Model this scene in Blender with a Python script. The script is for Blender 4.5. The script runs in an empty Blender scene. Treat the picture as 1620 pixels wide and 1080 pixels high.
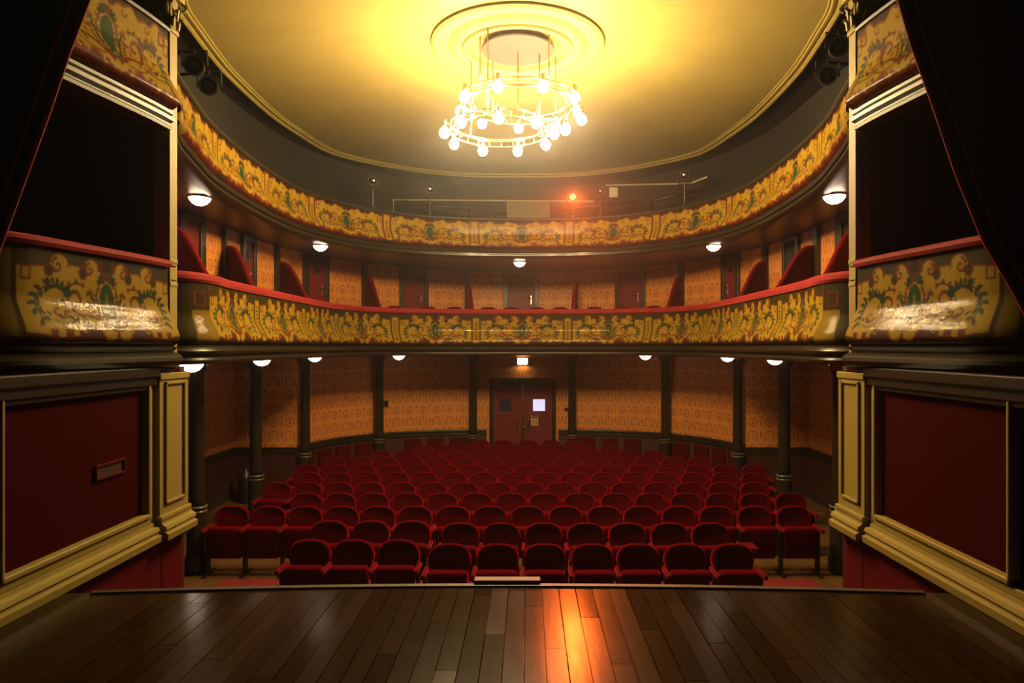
import bpy, bmesh, math, random
import numpy as np
from mathutils import Vector, Matrix
random.seed(7)
rng = np.random.default_rng(7)
PI = math.pi
C = bpy.context.scene.collection
SC = bpy.context.scene

# ------------------------------------------------------------------ camera, world, light, exposure
# world: x across the house, y from the stage into the house, z up, z=0 stalls floor
CX, CZ, F = 0.13, 3.08, 1080.0          # camera x, camera height, focal length in pixels of the 1620 px frame
VX, VY = 835.0, 548.0                   # vanishing point of the house axis
cd = bpy.data.cameras.new('camera'); cam = bpy.data.objects.new('camera', cd); C.objects.link(cam)
cam.location = (CX, 0, CZ); cam.rotation_euler = (PI/2, 0, 0)
cd.sensor_width = 36; cd.lens = 24
cd.shift_x = -(VX-810)/1620; cd.shift_y = (VY-540)/1620
cd.clip_start = .05; cd.clip_end = 100
SC.camera = cam
w = bpy.data.worlds.new('world'); SC.world = w; w.use_nodes = True
w.node_tree.nodes['Background'].inputs[0].default_value = (.55, .42, .30, 1)
w.node_tree.nodes['Background'].inputs[1].default_value = 0.0
hz = w.node_tree.nodes.new('ShaderNodeVolumeScatter'); hz.inputs['Density'].default_value = .0028; hz.inputs['Anisotropy'].default_value = .85
w.node_tree.links.new(hz.outputs[0], w.node_tree.nodes['World Output'].inputs['Volume'])      # thin scatter added to imitate lens glow around the lamps
SC.view_settings.view_transform = 'Standard'; SC.view_settings.look = 'None'
SC.view_settings.gamma = 1; SC.view_settings.use_curve_mapping = False
SC.view_settings.exposure = 0.0
try:
    SC.cycles.use_denoising = True
    SC.cycles.max_bounces = 8; SC.cycles.diffuse_bounces = 4; SC.cycles.glossy_bounces = 4
    SC.cycles.sample_clamp_indirect = 4.0; SC.cycles.use_light_tree = True
    SC.cycles.caustics_reflective = False; SC.cycles.caustics_refractive = False
except Exception: pass
BULB = (1.0, .74, .36); BULB_E = 560.0        # chandelier bulbs
LAMP = (1.0, .74, .52); LAMP_E = 15.0         # glass bowls under the tiers
# work light hanging over the stage behind the camera
def area(name, loc, size, sy, power, col, rot):
    l = bpy.data.lights.new(name, 'AREA'); l.shape = 'RECTANGLE'; l.size = size; l.size_y = sy; l.energy = power; l.color = col
    o = bpy.data.objects.new(name, l); C.objects.link(o); o.location = loc; o.rotation_euler = rot; return o
area('stage_work_light', (0.1, -1.2, 6.2), 1.3, .08, 3, (1, .93, .62), (math.radians(52), 0, 0))

# ------------------------------------------------------------------ helpers
def P(px, py, d): return ((px-VX)/F*d+CX, d, CZ+(VY-py)/F*d)
def mesh(name, verts, faces, m=None, parent=None, uv=None, smooth=False, col=None):
    me = bpy.data.meshes.new(name)
    me.from_pydata([tuple(map(float, v)) for v in verts], [], [tuple(f) for f in faces]); me.update()
    if m:
        for mm in (m if isinstance(m, (list, tuple)) else [m]): me.materials.append(mm)
    if smooth: me.polygons.foreach_set('use_smooth', [True]*len(me.polygons))
    if uv is not None:
        l = me.uv_layers.new(name='UVMap'); li = np.zeros(len(me.loops), dtype=np.int32); me.loops.foreach_get('vertex_index', li)
        l.data.foreach_set('uv', np.asarray(uv, dtype=np.float32)[li].ravel())
    if col is not None:
        a = me.color_attributes.new('paint', 'FLOAT_COLOR', 'POINT'); a.data.foreach_set('color', np.asarray(col, dtype=np.float32).ravel())
    o = bpy.data.objects.new(name, me); C.objects.link(o)
    if parent: o.parent = parent
    return o
def obj(name, bm, m, parent=None, smooth=False, auto=None):
    me = bpy.data.meshes.new(name)
    bmesh.ops.recalc_face_normals(bm, faces=bm.faces[:])
    bm.to_mesh(me); bm.free()
    me.materials.append(m)
    if smooth or auto: me.polygons.foreach_set('use_smooth', [True]*len(me.polygons))
    if auto:
        try: me.set_sharp_from_angle(angle=math.radians(auto))
        except Exception: pass
    o = bpy.data.objects.new(name, me); C.objects.link(o)
    if parent: o.parent = parent
    return o
def box(bm, x0, x1, y0, y1, z0, z1, bev=0, M=None):
    r = bmesh.ops.create_cube(bm, size=1)
    vs = r['verts']
    for v in vs: v.co = Vector(((x0+x1)/2+v.co.x*(x1-x0), (y0+y1)/2+v.co.y*(y1-y0), (z0+z1)/2+v.co.z*(z1-z0)))
    if bev:
        es = list({e for v in vs for e in v.link_edges})
        rr = bmesh.ops.bevel(bm, geom=es, offset=bev, segments=3, affect='EDGES', profile=.5)
        vs = list({v for f in rr['faces'] for v in f.verts} | {v for v in vs if v.is_valid})
    if M is not None:
        for v in vs: v.co = M @ v.co
    return vs
def lathe(bm, prof, cx=0, cy=0, n=32, cap=True, M=None):
    rings = []
    for r, z in prof:
        rings.append([bm.verts.new((cx+r*math.cos(2*PI*k/n), cy+r*math.sin(2*PI*k/n), z)) for k in range(n)])
    for a, b in zip(rings, rings[1:]):
        for k in range(n): bm.faces.new((a[k], a[(k+1) % n], b[(k+1) % n], b[k]))
    if cap:
        if prof[0][0] > 1e-5: bm.faces.new(rings[0][::-1])
        if prof[-1][0] > 1e-5: bm.faces.new(rings[-1])
    if M is not None:
        for rg in rings:
            for v in rg: v.co = M @ v.co
def tube(bm, pts, r, n=8):
    pts = [Vector(p) for p in pts]; rings = []
    for i, p in enumerate(pts):
        t = (pts[min(i+1, len(pts)-1)]-pts[max(i-1, 0)]).normalized()
        a = t.cross(Vector((0, 0, 1)) if abs(t.z) < .9 else Vector((1, 0, 0))).normalized(); b = t.cross(a)
        rr = r[i] if isinstance(r, (list, tuple)) else r
        rings.append([bm.verts.new(p+a*math.cos(2*PI*k/n)*rr+b*math.sin(2*PI*k/n)*rr) for k in range(n)])
    for q, s in zip(rings, rings[1:]):
        for k in range(n): bm.faces.new((q[k], q[(k+1) % n], s[(k+1) % n], s[k]))
    bm.faces.new(rings[0][::-1]); bm.faces.new(rings[-1])
def torus(bm, R, r, cx, cy, z, n=64, k=8):
    rs = [[bm.verts.new((cx+(R+r*math.cos(2*PI*j/k))*math.cos(2*PI*i/n), cy+(R+r*math.cos(2*PI*j/k))*math.sin(2*PI*i/n), z+r*math.sin(2*PI*j/k))) for j in range(k)] for i in range(n)]
    for i in range(n):
        for j in range(k): bm.faces.new((rs[i][j], rs[(i+1) % n][j], rs[(i+1) % n][(j+1) % k], rs[i][(j+1) % k]))
def thing(name, label, cat, loc=(0, 0, 0), rz=0, group=None):
    o = bpy.data.objects.new(name, None); C.objects.link(o); o.empty_display_size = .1
    o.location = loc; o.rotation_euler = (0, 0, rz); return tag(o, label, cat, group)
def tag(o, label, cat, group=None):
    o['label'] = label; o['category'] = cat
    if group: o['group'] = group
    return o
def struct(o): o['kind'] = 'structure'; return o
def dup(root, loc, rz, label, group=None):
    r = root.copy(); C.objects.link(r); r.location = loc; r.rotation_euler = (0, 0, rz); r['label'] = label
    if group: r['group'] = group
    for ch in list(root.children):
        c = ch.copy(); C.objects.link(c); c.parent = r
        for g in ch.children:
            d = g.copy(); C.objects.link(d); d.parent = c
    return r
def BM(): return bmesh.new()
ORD = ['first', 'second', 'third', 'fourth', 'fifth', 'sixth', 'seventh', 'eighth', 'ninth', 'tenth', 'eleventh', 'twelfth', 'thirteenth', 'fourteenth', 'fifteenth', 'sixteenth', 'seventeenth', 'eighteenth']

# ------------------------------------------------------------------ materials
class Nd:
    """tiny shader expression builder"""
    def __init__(s, nt, sock): s.nt = nt; s.s = sock
    def _op(s, op, *a, clamp=False):
        n = s.nt.nodes.new('ShaderNodeMath'); n.operation = op; n.use_clamp = clamp
        for i, v in enumerate((s,)+a):
            if isinstance(v, Nd): s.nt.links.new(v.s, n.inputs[i])
            else: n.inputs[i].default_value = float(v)
        return Nd(s.nt, n.outputs[0])
    def __add__(s, o): return s._op('ADD', o)
    def __sub__(s, o): return s._op('SUBTRACT', o)
    def __mul__(s, o): return s._op('MULTIPLY', o)
    def __truediv__(s, o): return s._op('DIVIDE', o)
    def floor(s): return s._op('FLOOR')
    def frac(s): return s._op('FRACT')
    def abs(s): return s._op('ABSOLUTE')
    def sqrt(s): return s._op('SQRT')
    def mod(s, o): return s._op('FLOORED_MODULO', o)
    def lt(s, o): return s._op('LESS_THAN', o)
    def gt(s, o): return s._op('GREATER_THAN', o)
    def mx(s, o): return s._op('MAXIMUM', o)
    def mn(s, o): return s._op('MINIMUM', o)
def new_mat(name, col=(.5, .5, .5), rough=.6, metal=0, spec=.5, sheen=0, sheen_tint=None, coat=0, noise=0, nscale=8, bump=0, bscale=40, emis=None, estr=0, stretch=None):
    m = bpy.data.materials.new(name); m.use_nodes = True; nt = m.node_tree; b = nt.nodes['Principled BSDF']
    b.inputs['Base Color'].default_value = (*col, 1); b.inputs['Roughness'].default_value = rough; b.inputs['Metallic'].default_value = metal
    b.inputs['Specular IOR Level'].default_value = spec
    if sheen:
        b.inputs['Sheen Weight'].default_value = sheen; b.inputs['Sheen Roughness'].default_value = .35
        b.inputs['Sheen Tint'].default_value = (*(sheen_tint or col), 1)
    if coat: b.inputs['Coat Weight'].default_value = coat; b.inputs['Coat Roughness'].default_value = .08
    tc = nt.nodes.new('ShaderNodeTexCoord'); mp = nt.nodes.new('ShaderNodeMapping'); nt.links.new(tc.outputs['Object'], mp.inputs[0])
    if stretch: mp.inputs['Scale'].default_value = stretch
    n = nt.nodes.new('ShaderNodeTexNoise'); n.inputs['Scale'].default_value = nscale; n.inputs['Detail'].default_value = 5; nt.links.new(mp.outputs[0], n.inputs[0])
    r = nt.nodes.new('ShaderNodeMixRGB'); k = noise or .12
    r.inputs[1].default_value = (*[c*(1-k) for c in col], 1); r.inputs[2].default_value = (*[min(1, c*(1+k)) for c in col], 1)
    nt.links.new(n.outputs[0], r.inputs[0]); nt.links.new(r.outputs[0], b.inputs['Base Color'])
    if bump:
        n2 = nt.nodes.new('ShaderNodeTexNoise'); n2.inputs['Scale'].default_value = bscale; n2.inputs['Detail'].default_value = 3; nt.links.new(mp.outputs[0], n2.inputs[0])
        bp = nt.nodes.new('ShaderNodeBump'); bp.inputs['Strength'].default_value = bump; bp.inputs['Distance'].default_value = .01
        nt.links.new(n2.outputs[0], bp.inputs['Height']); nt.links.new(bp.outputs[0], b.inputs['Normal'])
    if emis: b.inputs['Emission Color'].default_value = (*emis, 1); b.inputs['Emission Strength'].default_value = estr
    return m
M = {}
M['velvet'] = new_mat('red_velvet', (.078, .0005, .0025), .9, spec=.03, sheen=.9, sheen_tint=(1, .005, .03), bump=.3, bscale=160)
M['velvet_rail'] = new_mat('rail_velvet', (.24, .014, .014), .75, spec=.2, sheen=.7, sheen_tint=(.8, .12, .11), noise=.3, nscale=5, bump=.2, bscale=120)
M['velvet_wall'] = new_mat('partition_fabric', (.048, .0015, .002), .9, spec=.1, sheen=.35, sheen_tint=(.6, .03, .04))
M['arm'] = new_mat('armrest_velvet', (.10, .001, .003), .8, spec=.1, sheen=.6, sheen_tint=(1, .03, .06))
M['black'] = new_mat('black_metal', (.012, .010, .010), .4, spec=.5)
M['chrome'] = new_mat('polished_lens', (.5, .5, .48), .08, metal=1)
M['brass'] = new_mat('brass', (.75, .50, .16), .25, metal=1)
M['steel'] = new_mat('steel', (.7, .68, .64), .22, metal=1)
M['cream'] = new_mat('cream_paint', (.28, .205, .045), .5, spec=.25, noise=.10, nscale=14, bump=.08, bscale=60)
M['maroon'] = new_mat('maroon_fabric_panel', (.036, .0012, .001), .9, noise=.12, nscale=60, bump=.15, bscale=300, spec=.03)
M['redboard'] = new_mat('red_riser_board', (.085, .0025, .004), .8, spec=.1, noise=.1, nscale=40)
M['darkred'] = new_mat('dark_red_paint', (.040, .007, .005), .6)
M['soffit'] = new_mat('oxblood_soffit', (.075, .020, .009), .38, noise=.15, nscale=2)
M['door'] = new_mat('red_door_paint', (.12, .012, .010), .5, spec=.3, noise=.08, nscale=6)
M['olive'] = new_mat('dark_olive_paint', (.018, .0125, .005), .36, spec=.3, coat=.06, noise=.2, nscale=10)
M['olivetrim'] = new_mat('olive_brown_trim', (.025, .018, .008), .42, noise=.15, nscale=10)
M['dark'] = new_mat('dark_gallery_wall', (.019, .015, .010), .75)
M['darker'] = new_mat('near_black_wall', (.020, .010, .008), .8)
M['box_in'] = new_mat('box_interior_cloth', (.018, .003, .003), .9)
M['drape'] = new_mat('black_drape', (.006, .003, .003), .95, spec=.1)
M['drape_edge'] = new_mat('red_drape_edge', (.30, .004, .012), .8, sheen=1, sheen_tint=(.9, .02, .03))
M['pipe'] = new_mat('cream_pipe', (.50, .42, .24), .4)
M['white'] = new_mat('off_white_plastic', (.65, .60, .48), .5)
M['bulb'] = new_mat('glowing_bulb', (.9, .8, .6), .4, emis=BULB, estr=BULB_E)
M['bowl'] = new_mat('lit_glass_bowl', (.9, .85, .8), .4, emis=LAMP, estr=LAMP_E)
M['bowl_off'] = new_mat('unlit_glass_bowl', (.20, .15, .10), .2)
M['redlens'] = new_mat('red_lit_lens', (.9, .1, .05), .4, emis=(1, .05, .02), estr=14)
M['exit'] = new_mat('lit_exit_lamp', (.9, .8, .5), .4, emis=(1, .78, .42), estr=14)
M['panelight'] = new_mat('bright_door_pane', (.5, .55, .8), .3, emis=(.60, .62, 1), estr=.95)
M['panedark'] = new_mat('dark_door_pane', (.02, .025, .045), .12)
M['disc'] = new_mat('pale_ceiling_disc', (.075, .052, .042), .8)
M['sign'] = new_mat('notice_plate', (.42, .30, .10), .5)
M['signred'] = new_mat('notice_red', (.35, .04, .02), .5)

def plaster_mat():
    m = new_mat('ceiling_plaster', (.35, .26, .072), .6, noise=.12, nscale=1.2, spec=.3)
    nt = m.node_tree; b = nt.nodes['Principled BSDF']; tc = nt.nodes.new('ShaderNodeTexCoord')
    mp = nt.nodes.new('ShaderNodeMapping'); mp.inputs['Scale'].default_value = (.6, 3.2, 1); nt.links.new(tc.outputs['Object'], mp.inputs[0])
    n = nt.nodes.new('ShaderNodeTexNoise'); n.inputs['Scale'].default_value = 1.6; n.inputs['Detail'].default_value = 6; n.inputs['Distortion'].default_value = .8
    nt.links.new(mp.outputs[0], n.inputs[0]); bp = nt.nodes.new('ShaderNodeBump'); bp.inputs['Strength'].default_value = .22; bp.inputs['Distance'].default_value = .03
    nt.links.new(n.outputs[0], bp.inputs['Height']); nt.links.new(bp.outputs[0], b.inputs['Normal'])
    return m
M['plaster'] = plaster_mat()

def wallpaper_mat():
    m = bpy.data.materials.new('damask_wallpaper'); m.use_nodes = True; nt = m.node_tree; b = nt.nodes['Principled BSDF']
    tc = nt.nodes.new('ShaderNodeTexCoord'); sp = nt.nodes.new('ShaderNodeSeparateXYZ'); nt.links.new(tc.outputs['UV'], sp.inputs[0])
    u = Nd(nt, sp.outputs[0]); v = Nd(nt, sp.outputs[1])
    pu, pv = .66, .28
    row = (v/pv).floor(); odd = row.mod(2)
    cu = ((u/pu).frac()-.5)*pu; cv = ((v/pv).frac()-.5)*pv
    def ring(x0, y0, r, t, sx=1.0):
        dx = (cu-x0)*sx; dy = cv-y0
        return ((dx*dx+dy*dy).sqrt()-r).abs().lt(t)
    au = cu.abs()
    def mring(x0, y0, r, t):     # mirrored pair of rings
        dx = au-x0; dy = cv-y0
        return ((dx*dx+dy*dy).sqrt()-r).abs().lt(t)
    def mdot(x0, y0, rx, ry):
        dx = (au-x0)/rx; dy = (cv-y0)/ry
        return (dx*dx+dy*dy).lt(1)
    # even rows: two horseshoes facing each other; odd rows: two closed rings with a bud
    hs = (mring(.165, .0, .086, .013)*(cv+.05).gt(0)).mx(mring(.255, -.085, .028, .009)).mx(mring(.075, -.085, .028, .009)).mx(mdot(.165, .02, .012, .050)).mx(mdot(.0, .01, .022, .07)).mx(mdot(.33, .01, .012, .09)).mx(mdot(.165, -.09, .030, .012))
    rg = mring(.165, -.01, .082, .013).mx(mdot(.165, -.025, .030, .036)).mx(mdot(.165, .04, .008, .04)).mx(mdot(.0, -.03, .014, .06)).mx(mdot(.0, .09, .045, .012)).mx(mdot(.33, .07, .03, .035)).mx(mring(.33, -.04, .030, .008))
    pat = hs*(odd.lt(.5))+rg*(odd.gt(.5))
    # fine vertical weave stripes
    st = (u*70).frac().gt(.5)
    n = nt.nodes.new('ShaderNodeTexNoise'); n.inputs['Scale'].default_value = 55; n.inputs['Detail'].default_value = 2; nt.links.new(tc.outputs['UV'], n.inputs[0])
    nz = Nd(nt, n.outputs[0]).gt(.55)
    f = pat._op('MULTIPLY', .60).mx(nz*.36)+st*.09
    mix = nt.nodes.new('ShaderNodeMixRGB'); mix.inputs[1].default_value = (.60, .225, .046, 1); mix.inputs[2].default_value = (.16, .012, .006, 1)
    nt.links.new(f.s, mix.inputs[0]); nt.links.new(mix.outputs[0], b.inputs['Base Color'])
    b.inputs['Roughness'].default_value = .5; b.inputs['Specular IOR Level'].default_value = .3
    return m
M['paper'] = wallpaper_mat()

def paint_mat(name, rough):
    m = bpy.data.materials.new(name); m.use_nodes = True; nt = m.node_tree; b = nt.nodes['Principled BSDF']
    a = nt.nodes.new('ShaderNodeAttribute'); a.attribute_name = 'paint'
    tc = nt.nodes.new('ShaderNodeTexCoord'); n = nt.nodes.new('ShaderNodeTexNoise'); n.inputs['Scale'].default_value = 9; n.inputs['Detail'].default_value = 5
    nt.links.new(tc.outputs['Object'], n.inputs[0])
    mx = nt.nodes.new('ShaderNodeMixRGB'); mx.blend_type = 'MULTIPLY'; mx.inputs[0].default_value = .35
    nt.links.new(a.outputs[0], mx.inputs[1]); nt.links.new(n.outputs[0], mx.inputs[2]); nt.links.new(mx.outputs[0], b.inputs['Base Color'])
    b.inputs['Roughness'].default_value = rough; b.inputs['Specular IOR Level'].default_value = .04; b.inputs['Coat Weight'].default_value = .11; b.inputs['Coat Roughness'].default_value = .04
    n2 = nt.nodes.new('ShaderNodeTexNoise'); n2.inputs['Scale'].default_value = 38; n2.inputs['Detail'].default_value = 3; nt.links.new(tc.outputs['Object'], n2.inputs[0])
    bp = nt.nodes.new('ShaderNodeBump'); bp.inputs['Strength'].default_value = .14; bp.inputs['Distance'].default_value = .01
    nt.links.new(n2.outputs[0], bp.inputs['Height']); nt.links.new(bp.outputs[0], b.inputs['Normal']); nt.links.new(bp.outputs[0], b.inputs['Coat Normal'])
    return m
M['paint'] = paint_mat('varnished_tier_painting', .55)

def floor_mat(name, c1, c2, rough, plank, coat=0, scratch=.3):
    m = bpy.data.materials.new(name); m.use_nodes = True; nt = m.node_tree; b = nt.nodes['Principled BSDF']
    tc = nt.nodes.new('ShaderNodeTexCoord'); sp = nt.nodes.new('ShaderNodeSeparateXYZ'); nt.links.new(tc.outputs['Object'], sp.inputs[0])
    x = Nd(nt, sp.outputs[0]); y = Nd(nt, sp.outputs[1])
    idx = (x/plank).floor(); fx = (x/plank).frac()
    yo = (y/1.6+idx*.37); joint = (fx.lt(.05)).mx(yo.frac().lt(.004))
    cmb = nt.nodes.new('ShaderNodeCombineXYZ'); nt.links.new(idx.s, cmb.inputs[0]); nt.links.new(yo.floor().s, cmb.inputs[1])
    wn = nt.nodes.new('ShaderNodeTexWhiteNoise'); wn.noise_dimensions = '2D'; nt.links.new(cmb.outputs[0], wn.inputs['Vector'])
    mp = nt.nodes.new('ShaderNodeMapping'); mp.inputs['Scale'].default_value = (40, 2.5, 1); nt.links.new(tc.outputs['Object'], mp.inputs[0])
    g = nt.nodes.new('ShaderNodeTexNoise'); g.inputs['Scale'].default_value = 1; g.inputs['Detail'].default_value = 6; nt.links.new(mp.outputs[0], g.inputs[0])
    big = nt.nodes.new('ShaderNodeTexNoise'); big.inputs['Scale'].default_value = 1.7; big.inputs['Detail'].default_value = 6; nt.links.new(tc.outputs['Object'], big.inputs[0])
    f = Nd(nt, wn.outputs[0])*.45+Nd(nt, g.outputs[0])*.5
    mix = nt.nodes.new('ShaderNodeMixRGB'); mix.inputs[1].default_value = (*c1, 1); mix.inputs[2].default_value = (*c2, 1); nt.links.new(f.s, mix.inputs[0])
    m2 = nt.nodes.new('ShaderNodeMixRGB'); m2.inputs[2].default_value = (*[c*.3 for c in c1], 1); nt.links.new((joint*.8).s, m2.inputs[0]); nt.links.new(mix.outputs[0], m2.inputs[1])
    nt.links.new(m2.outputs[0], b.inputs['Base Color'])
    sl = Nd(nt, wn.outputs[0])*.06+Nd(nt, g.outputs[0])*.09+(joint*-.10)+.03; nt.links.new(sl.mx(.0).s, b.inputs['Specular IOR Level']); rr = Nd(nt, big.outputs[0])*.10+Nd(nt, wn.outputs[0])*.06+(rough-.10); nt.links.new(rr.s, b.inputs['Roughness'])
    bp = nt.nodes.new('ShaderNodeBump'); bp.inputs['Strength'].default_value = scratch; bp.inputs['Distance'].default_value = .004
    mp2 = nt.nodes.new('ShaderNodeMapping'); mp2.inputs['Scale'].default_value = (60, 60, 60); mp2.inputs['Rotation'].default_value = (0, 0, .5); nt.links.new(tc.outputs['Object'], mp2.inputs[0])
    n3 = nt.nodes.new('ShaderNodeTexNoise'); n3.inputs['Scale'].default_value = .6; n3.inputs['Detail'].default_value = 5; nt.links.new(mp2.outputs[0], n3.inputs[0])
    h = Nd(nt, n3.outputs[0])*.6+Nd(nt, g.outputs[0])*.5-joint*.8; nt.links.new(h.s, bp.inputs['Height']); nt.links.new(bp.outputs[0], b.inputs['Normal'])
    return m
M['stage'] = floor_mat('dark_stage_boards', (.012, .006, .0022), (.030, .014, .005), .22, .11, scratch=.10)
M['parquet'] = floor_mat('stalls_parquet', (.09, .042, .013), (.15, .075, .023), .42, .12, scratch=.1)
M['carpet'] = new_mat('red_carpet', (.16, .004, .006), .95, noise=.2, nscale=90)

# ------------------------------------------------------------------ plan curves
def smooth_curve(pts, step=.05):
    pts = np.array(pts, float); n = len(pts); out = []
    for i in range(n-1):
        p0, p1, p2, p3 = pts[max(i-1, 0)], pts[i], pts[i+1], pts[min(i+2, n-1)]
        k = max(2, int(np.linalg.norm(p2-p1)/step))
        for j in range(k):
            t = j/k; out.append(.5*((2*p1)+(-p0+p2)*t+(2*p0-5*p1+4*p2-p3)*t*t+(-p0+3*p1-3*p2+p3)*t**3))
    out.append(pts[-1]); return resample(np.array(out), step)
def resample(p, step):
    d = np.r_[0, np.cumsum(np.linalg.norm(np.diff(p, axis=0), axis=1))]; n = max(2, int(round(d[-1]/step))+1)
    s = np.linspace(0, d[-1], n); return np.c_[np.interp(s, d, p[:, 0]), np.interp(s, d, p[:, 1])]
def supell(a, b, y0, n, k=60):
    th = np.linspace(PI/2, 0, k); c = np.cos(th); s = np.sin(th)
    return [(a*abs(cc)**(2/n), y0+b*abs(ss)**(2/n)) for cc, ss in zip(c, s)]
class Curve:
    """plan curve, symmetric about x=0; s = signed arc length from the centre"""
    def __init__(s, half, step=.04):
        h = resample(np.array(half, float), step); s.half = h; s.L = np.r_[0, np.cumsum(np.linalg.norm(np.diff(h, axis=0), axis=1))]; s.len = s.L[-1]
    def at(s, t):
        t = np.asarray(t, float); a = np.abs(t); x = np.interp(a, s.L, s.half[:, 0])*np.where(t < 0, -1, 1); return np.stack([x, np.interp(a, s.L, s.half[:, 1])], -1)
    def normal(s, t, e=.03):
        t = np.asarray(t, float); d = s.at(np.clip(t+e, -s.len, s.len))-s.at(np.clip(t-e, -s.len, s.len)); d /= np.linalg.norm(d, axis=-1, keepdims=True)+1e-9
        return np.stack([d[..., 1], -d[..., 0]], -1)        # points to the house interior
    def px(s, px):
        ts = np.linspace(-s.len, s.len, 4000); ts = ts[np.argsort(np.abs(ts))]; p = s.at(ts); f = (p[:, 0]-CX)/p[:, 1]*F+VX-px
        side = (ts < 0) if px < 828 else (ts > 0); idx = np.where(side)[0]; g = f[idx]; z = np.where(np.sign(g[:-1]) != np.sign(g[1:]))[0]
        return float(ts[idx[z[0]]]) if len(z) else float(ts[idx[np.argmin(np.abs(g))]])
# tier fronts
T1 = Curve([tuple(p) for p in smooth_curve(supell(3.55, 3.1, 12.0, 2.9)[:-1]+[(3.56, 11.9), (3.56, 10), (3.55, 9), (3.52, 8.3), (3.46, 7.85), (3.50, 7.55), (3.68, 7.34), (4.0, 7.26), (4.66, 7.25)], .03)])
T2 = Curve([tuple(p) for p in smooth_curve(supell(3.86, 4.06, 10.5, 2.4)[:-1]+[(3.86, 10.4), (3.83, 9.45), (3.72, 8.29), (3.52, 7.37), (3.31, 6.58), (3.10, 6.12)], .03)])
def inset(cv, o):
    t = np.linspace(0, cv.len, 500); p = cv.at(t)-cv.normal(t)*o; p[0, 0] = 0; return Curve([tuple(q) for q in p if q[1] > 7.4])
T1i = inset(T1, .215)
W1 = Curve(supell(4.7, 5.7, 11.5, 2.15)+[(4.7, 6.2)])                   # wall of the first and second tier
WG = Curve(supell(4.72, 4.1, 13.0, 2.6)[:-6]+[(4.62, 14.05)])           # wall of the stalls
def sweep(name, cv, t, prof, m, parent=None, flip=False, smooth=True, sharp=35, side=1, closed=False):
    """prof: (offset into the house, z) list"""
    t = np.asarray(t); p = cv.at(t); nn = cv.normal(t); K = len(prof); V = []; U = []
    dl = np.r_[0, np.cumsum([math.dist(a, b) for a, b in zip(prof, prof[1:])])]
    for i in range(len(t)):
        for j, (o, z) in enumerate(prof):
            V.append((p[i, 0]+nn[i, 0]*o, p[i, 1]+nn[i, 1]*o, z)); U.append((t[i], z if abs(prof[0][0]-prof[-1][0]) < .01 else dl[j]))
    Fc = []
    kk = K if closed else K-1
    for i in range(len(t)-1):
        for j in range(kk):
            j2 = (j+1) % K; Fc.append((i*K+j, i*K+j2, (i+1)*K+j2, (i+1)*K+j))
    if closed: Fc += [tuple(range(K)), tuple(range((len(t)-1)*K, len(t)*K))[::-1]]
    o = mesh(name, V, Fc, m, parent, uv=U, smooth=smooth)
    if smooth:
        try: o.data.set_sharp_from_angle(angle=math.radians(sharp))
        except Exception: pass
    return o
def rng_t(a, b, step=.12): n = max(2, int(abs(b-a)/step)+1); return np.linspace(a, b, n)
def poly(name, pts, z, m, parent=None, uv=False):
    v = [(x, y, z) for x, y in pts]; return mesh(name, v, [tuple(range(len(v)))], m, parent)
def slab(name, cvA, cvB, z0, z1, m, n=160, parent=None, ta=None, tb=None):
    a = cvA.at(np.linspace(-(ta or cvA.len), (ta or cvA.len), n)); b = cvB.at(np.linspace(-(tb or cvB.len), (tb or cvB.len), n)) if isinstance(cvB, Curve) else cvB
    V = []; 
    for i in range(n): V += [(*a[i], z0), (*b[i], z0), (*b[i], z1), (*a[i], z1)]
    Fc = []
    for i in range(n-1):
        for j in range(4): Fc.append((i*4+j, i*4+(j+1) % 4, (i+1)*4+(j+1) % 4, (i+1)*4+j))
    Fc += [(0, 1, 2, 3), ((n-1)*4+3, (n-1)*4+2, (n-1)*4+1, (n-1)*4)]
    return mesh(name, V, Fc, m, parent)
def bxo(name, x0, x1, y0, y1, z0, z1, m, parent=None, bev=0):
    if x1 < x0: x0, x1 = x1, x0
    b = BM(); box(b, x0, x1, y0, y1, z0, z1, bev); return obj(name, b, m, parent)

# ------------------------------------------------------------------ the painted decoration (colours per point)
OCH = np.array([.30, .185, .014]); OLV = np.array([.034, .025, .007]); RBR = np.array([.115, .020, .006]); DBR = np.array([.032, .014, .006])
GRN = np.array([.018, .050, .018]); GOLD = np.array([.34, .21, .04]); PUR = np.array([.055, .018, .012]); LRD = np.array([.17, .035, .010])
PW, PH = .86, .70
def spiral(cx, cy, r0, r1, a0, a1, n=26): return [(cx+(r0+(r1-r0)*i/(n-1))*math.cos(a0+(a1-a0)*i/(n-1)), cy+(r0+(r1-r0)*i/(n-1))*math.sin(a0+(a1-a0)*i/(n-1))) for i in range(n)]
def arc(p0, p1, bend, n=12):
    p0 = np.array(p0); p1 = np.array(p1); d = p1-p0; q = np.array([-d[1], d[0]]); t = np.linspace(0, 1, n)[:, None]
    return (p0+d*t+q*bend*4*t*(1-t)).tolist()
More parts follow.
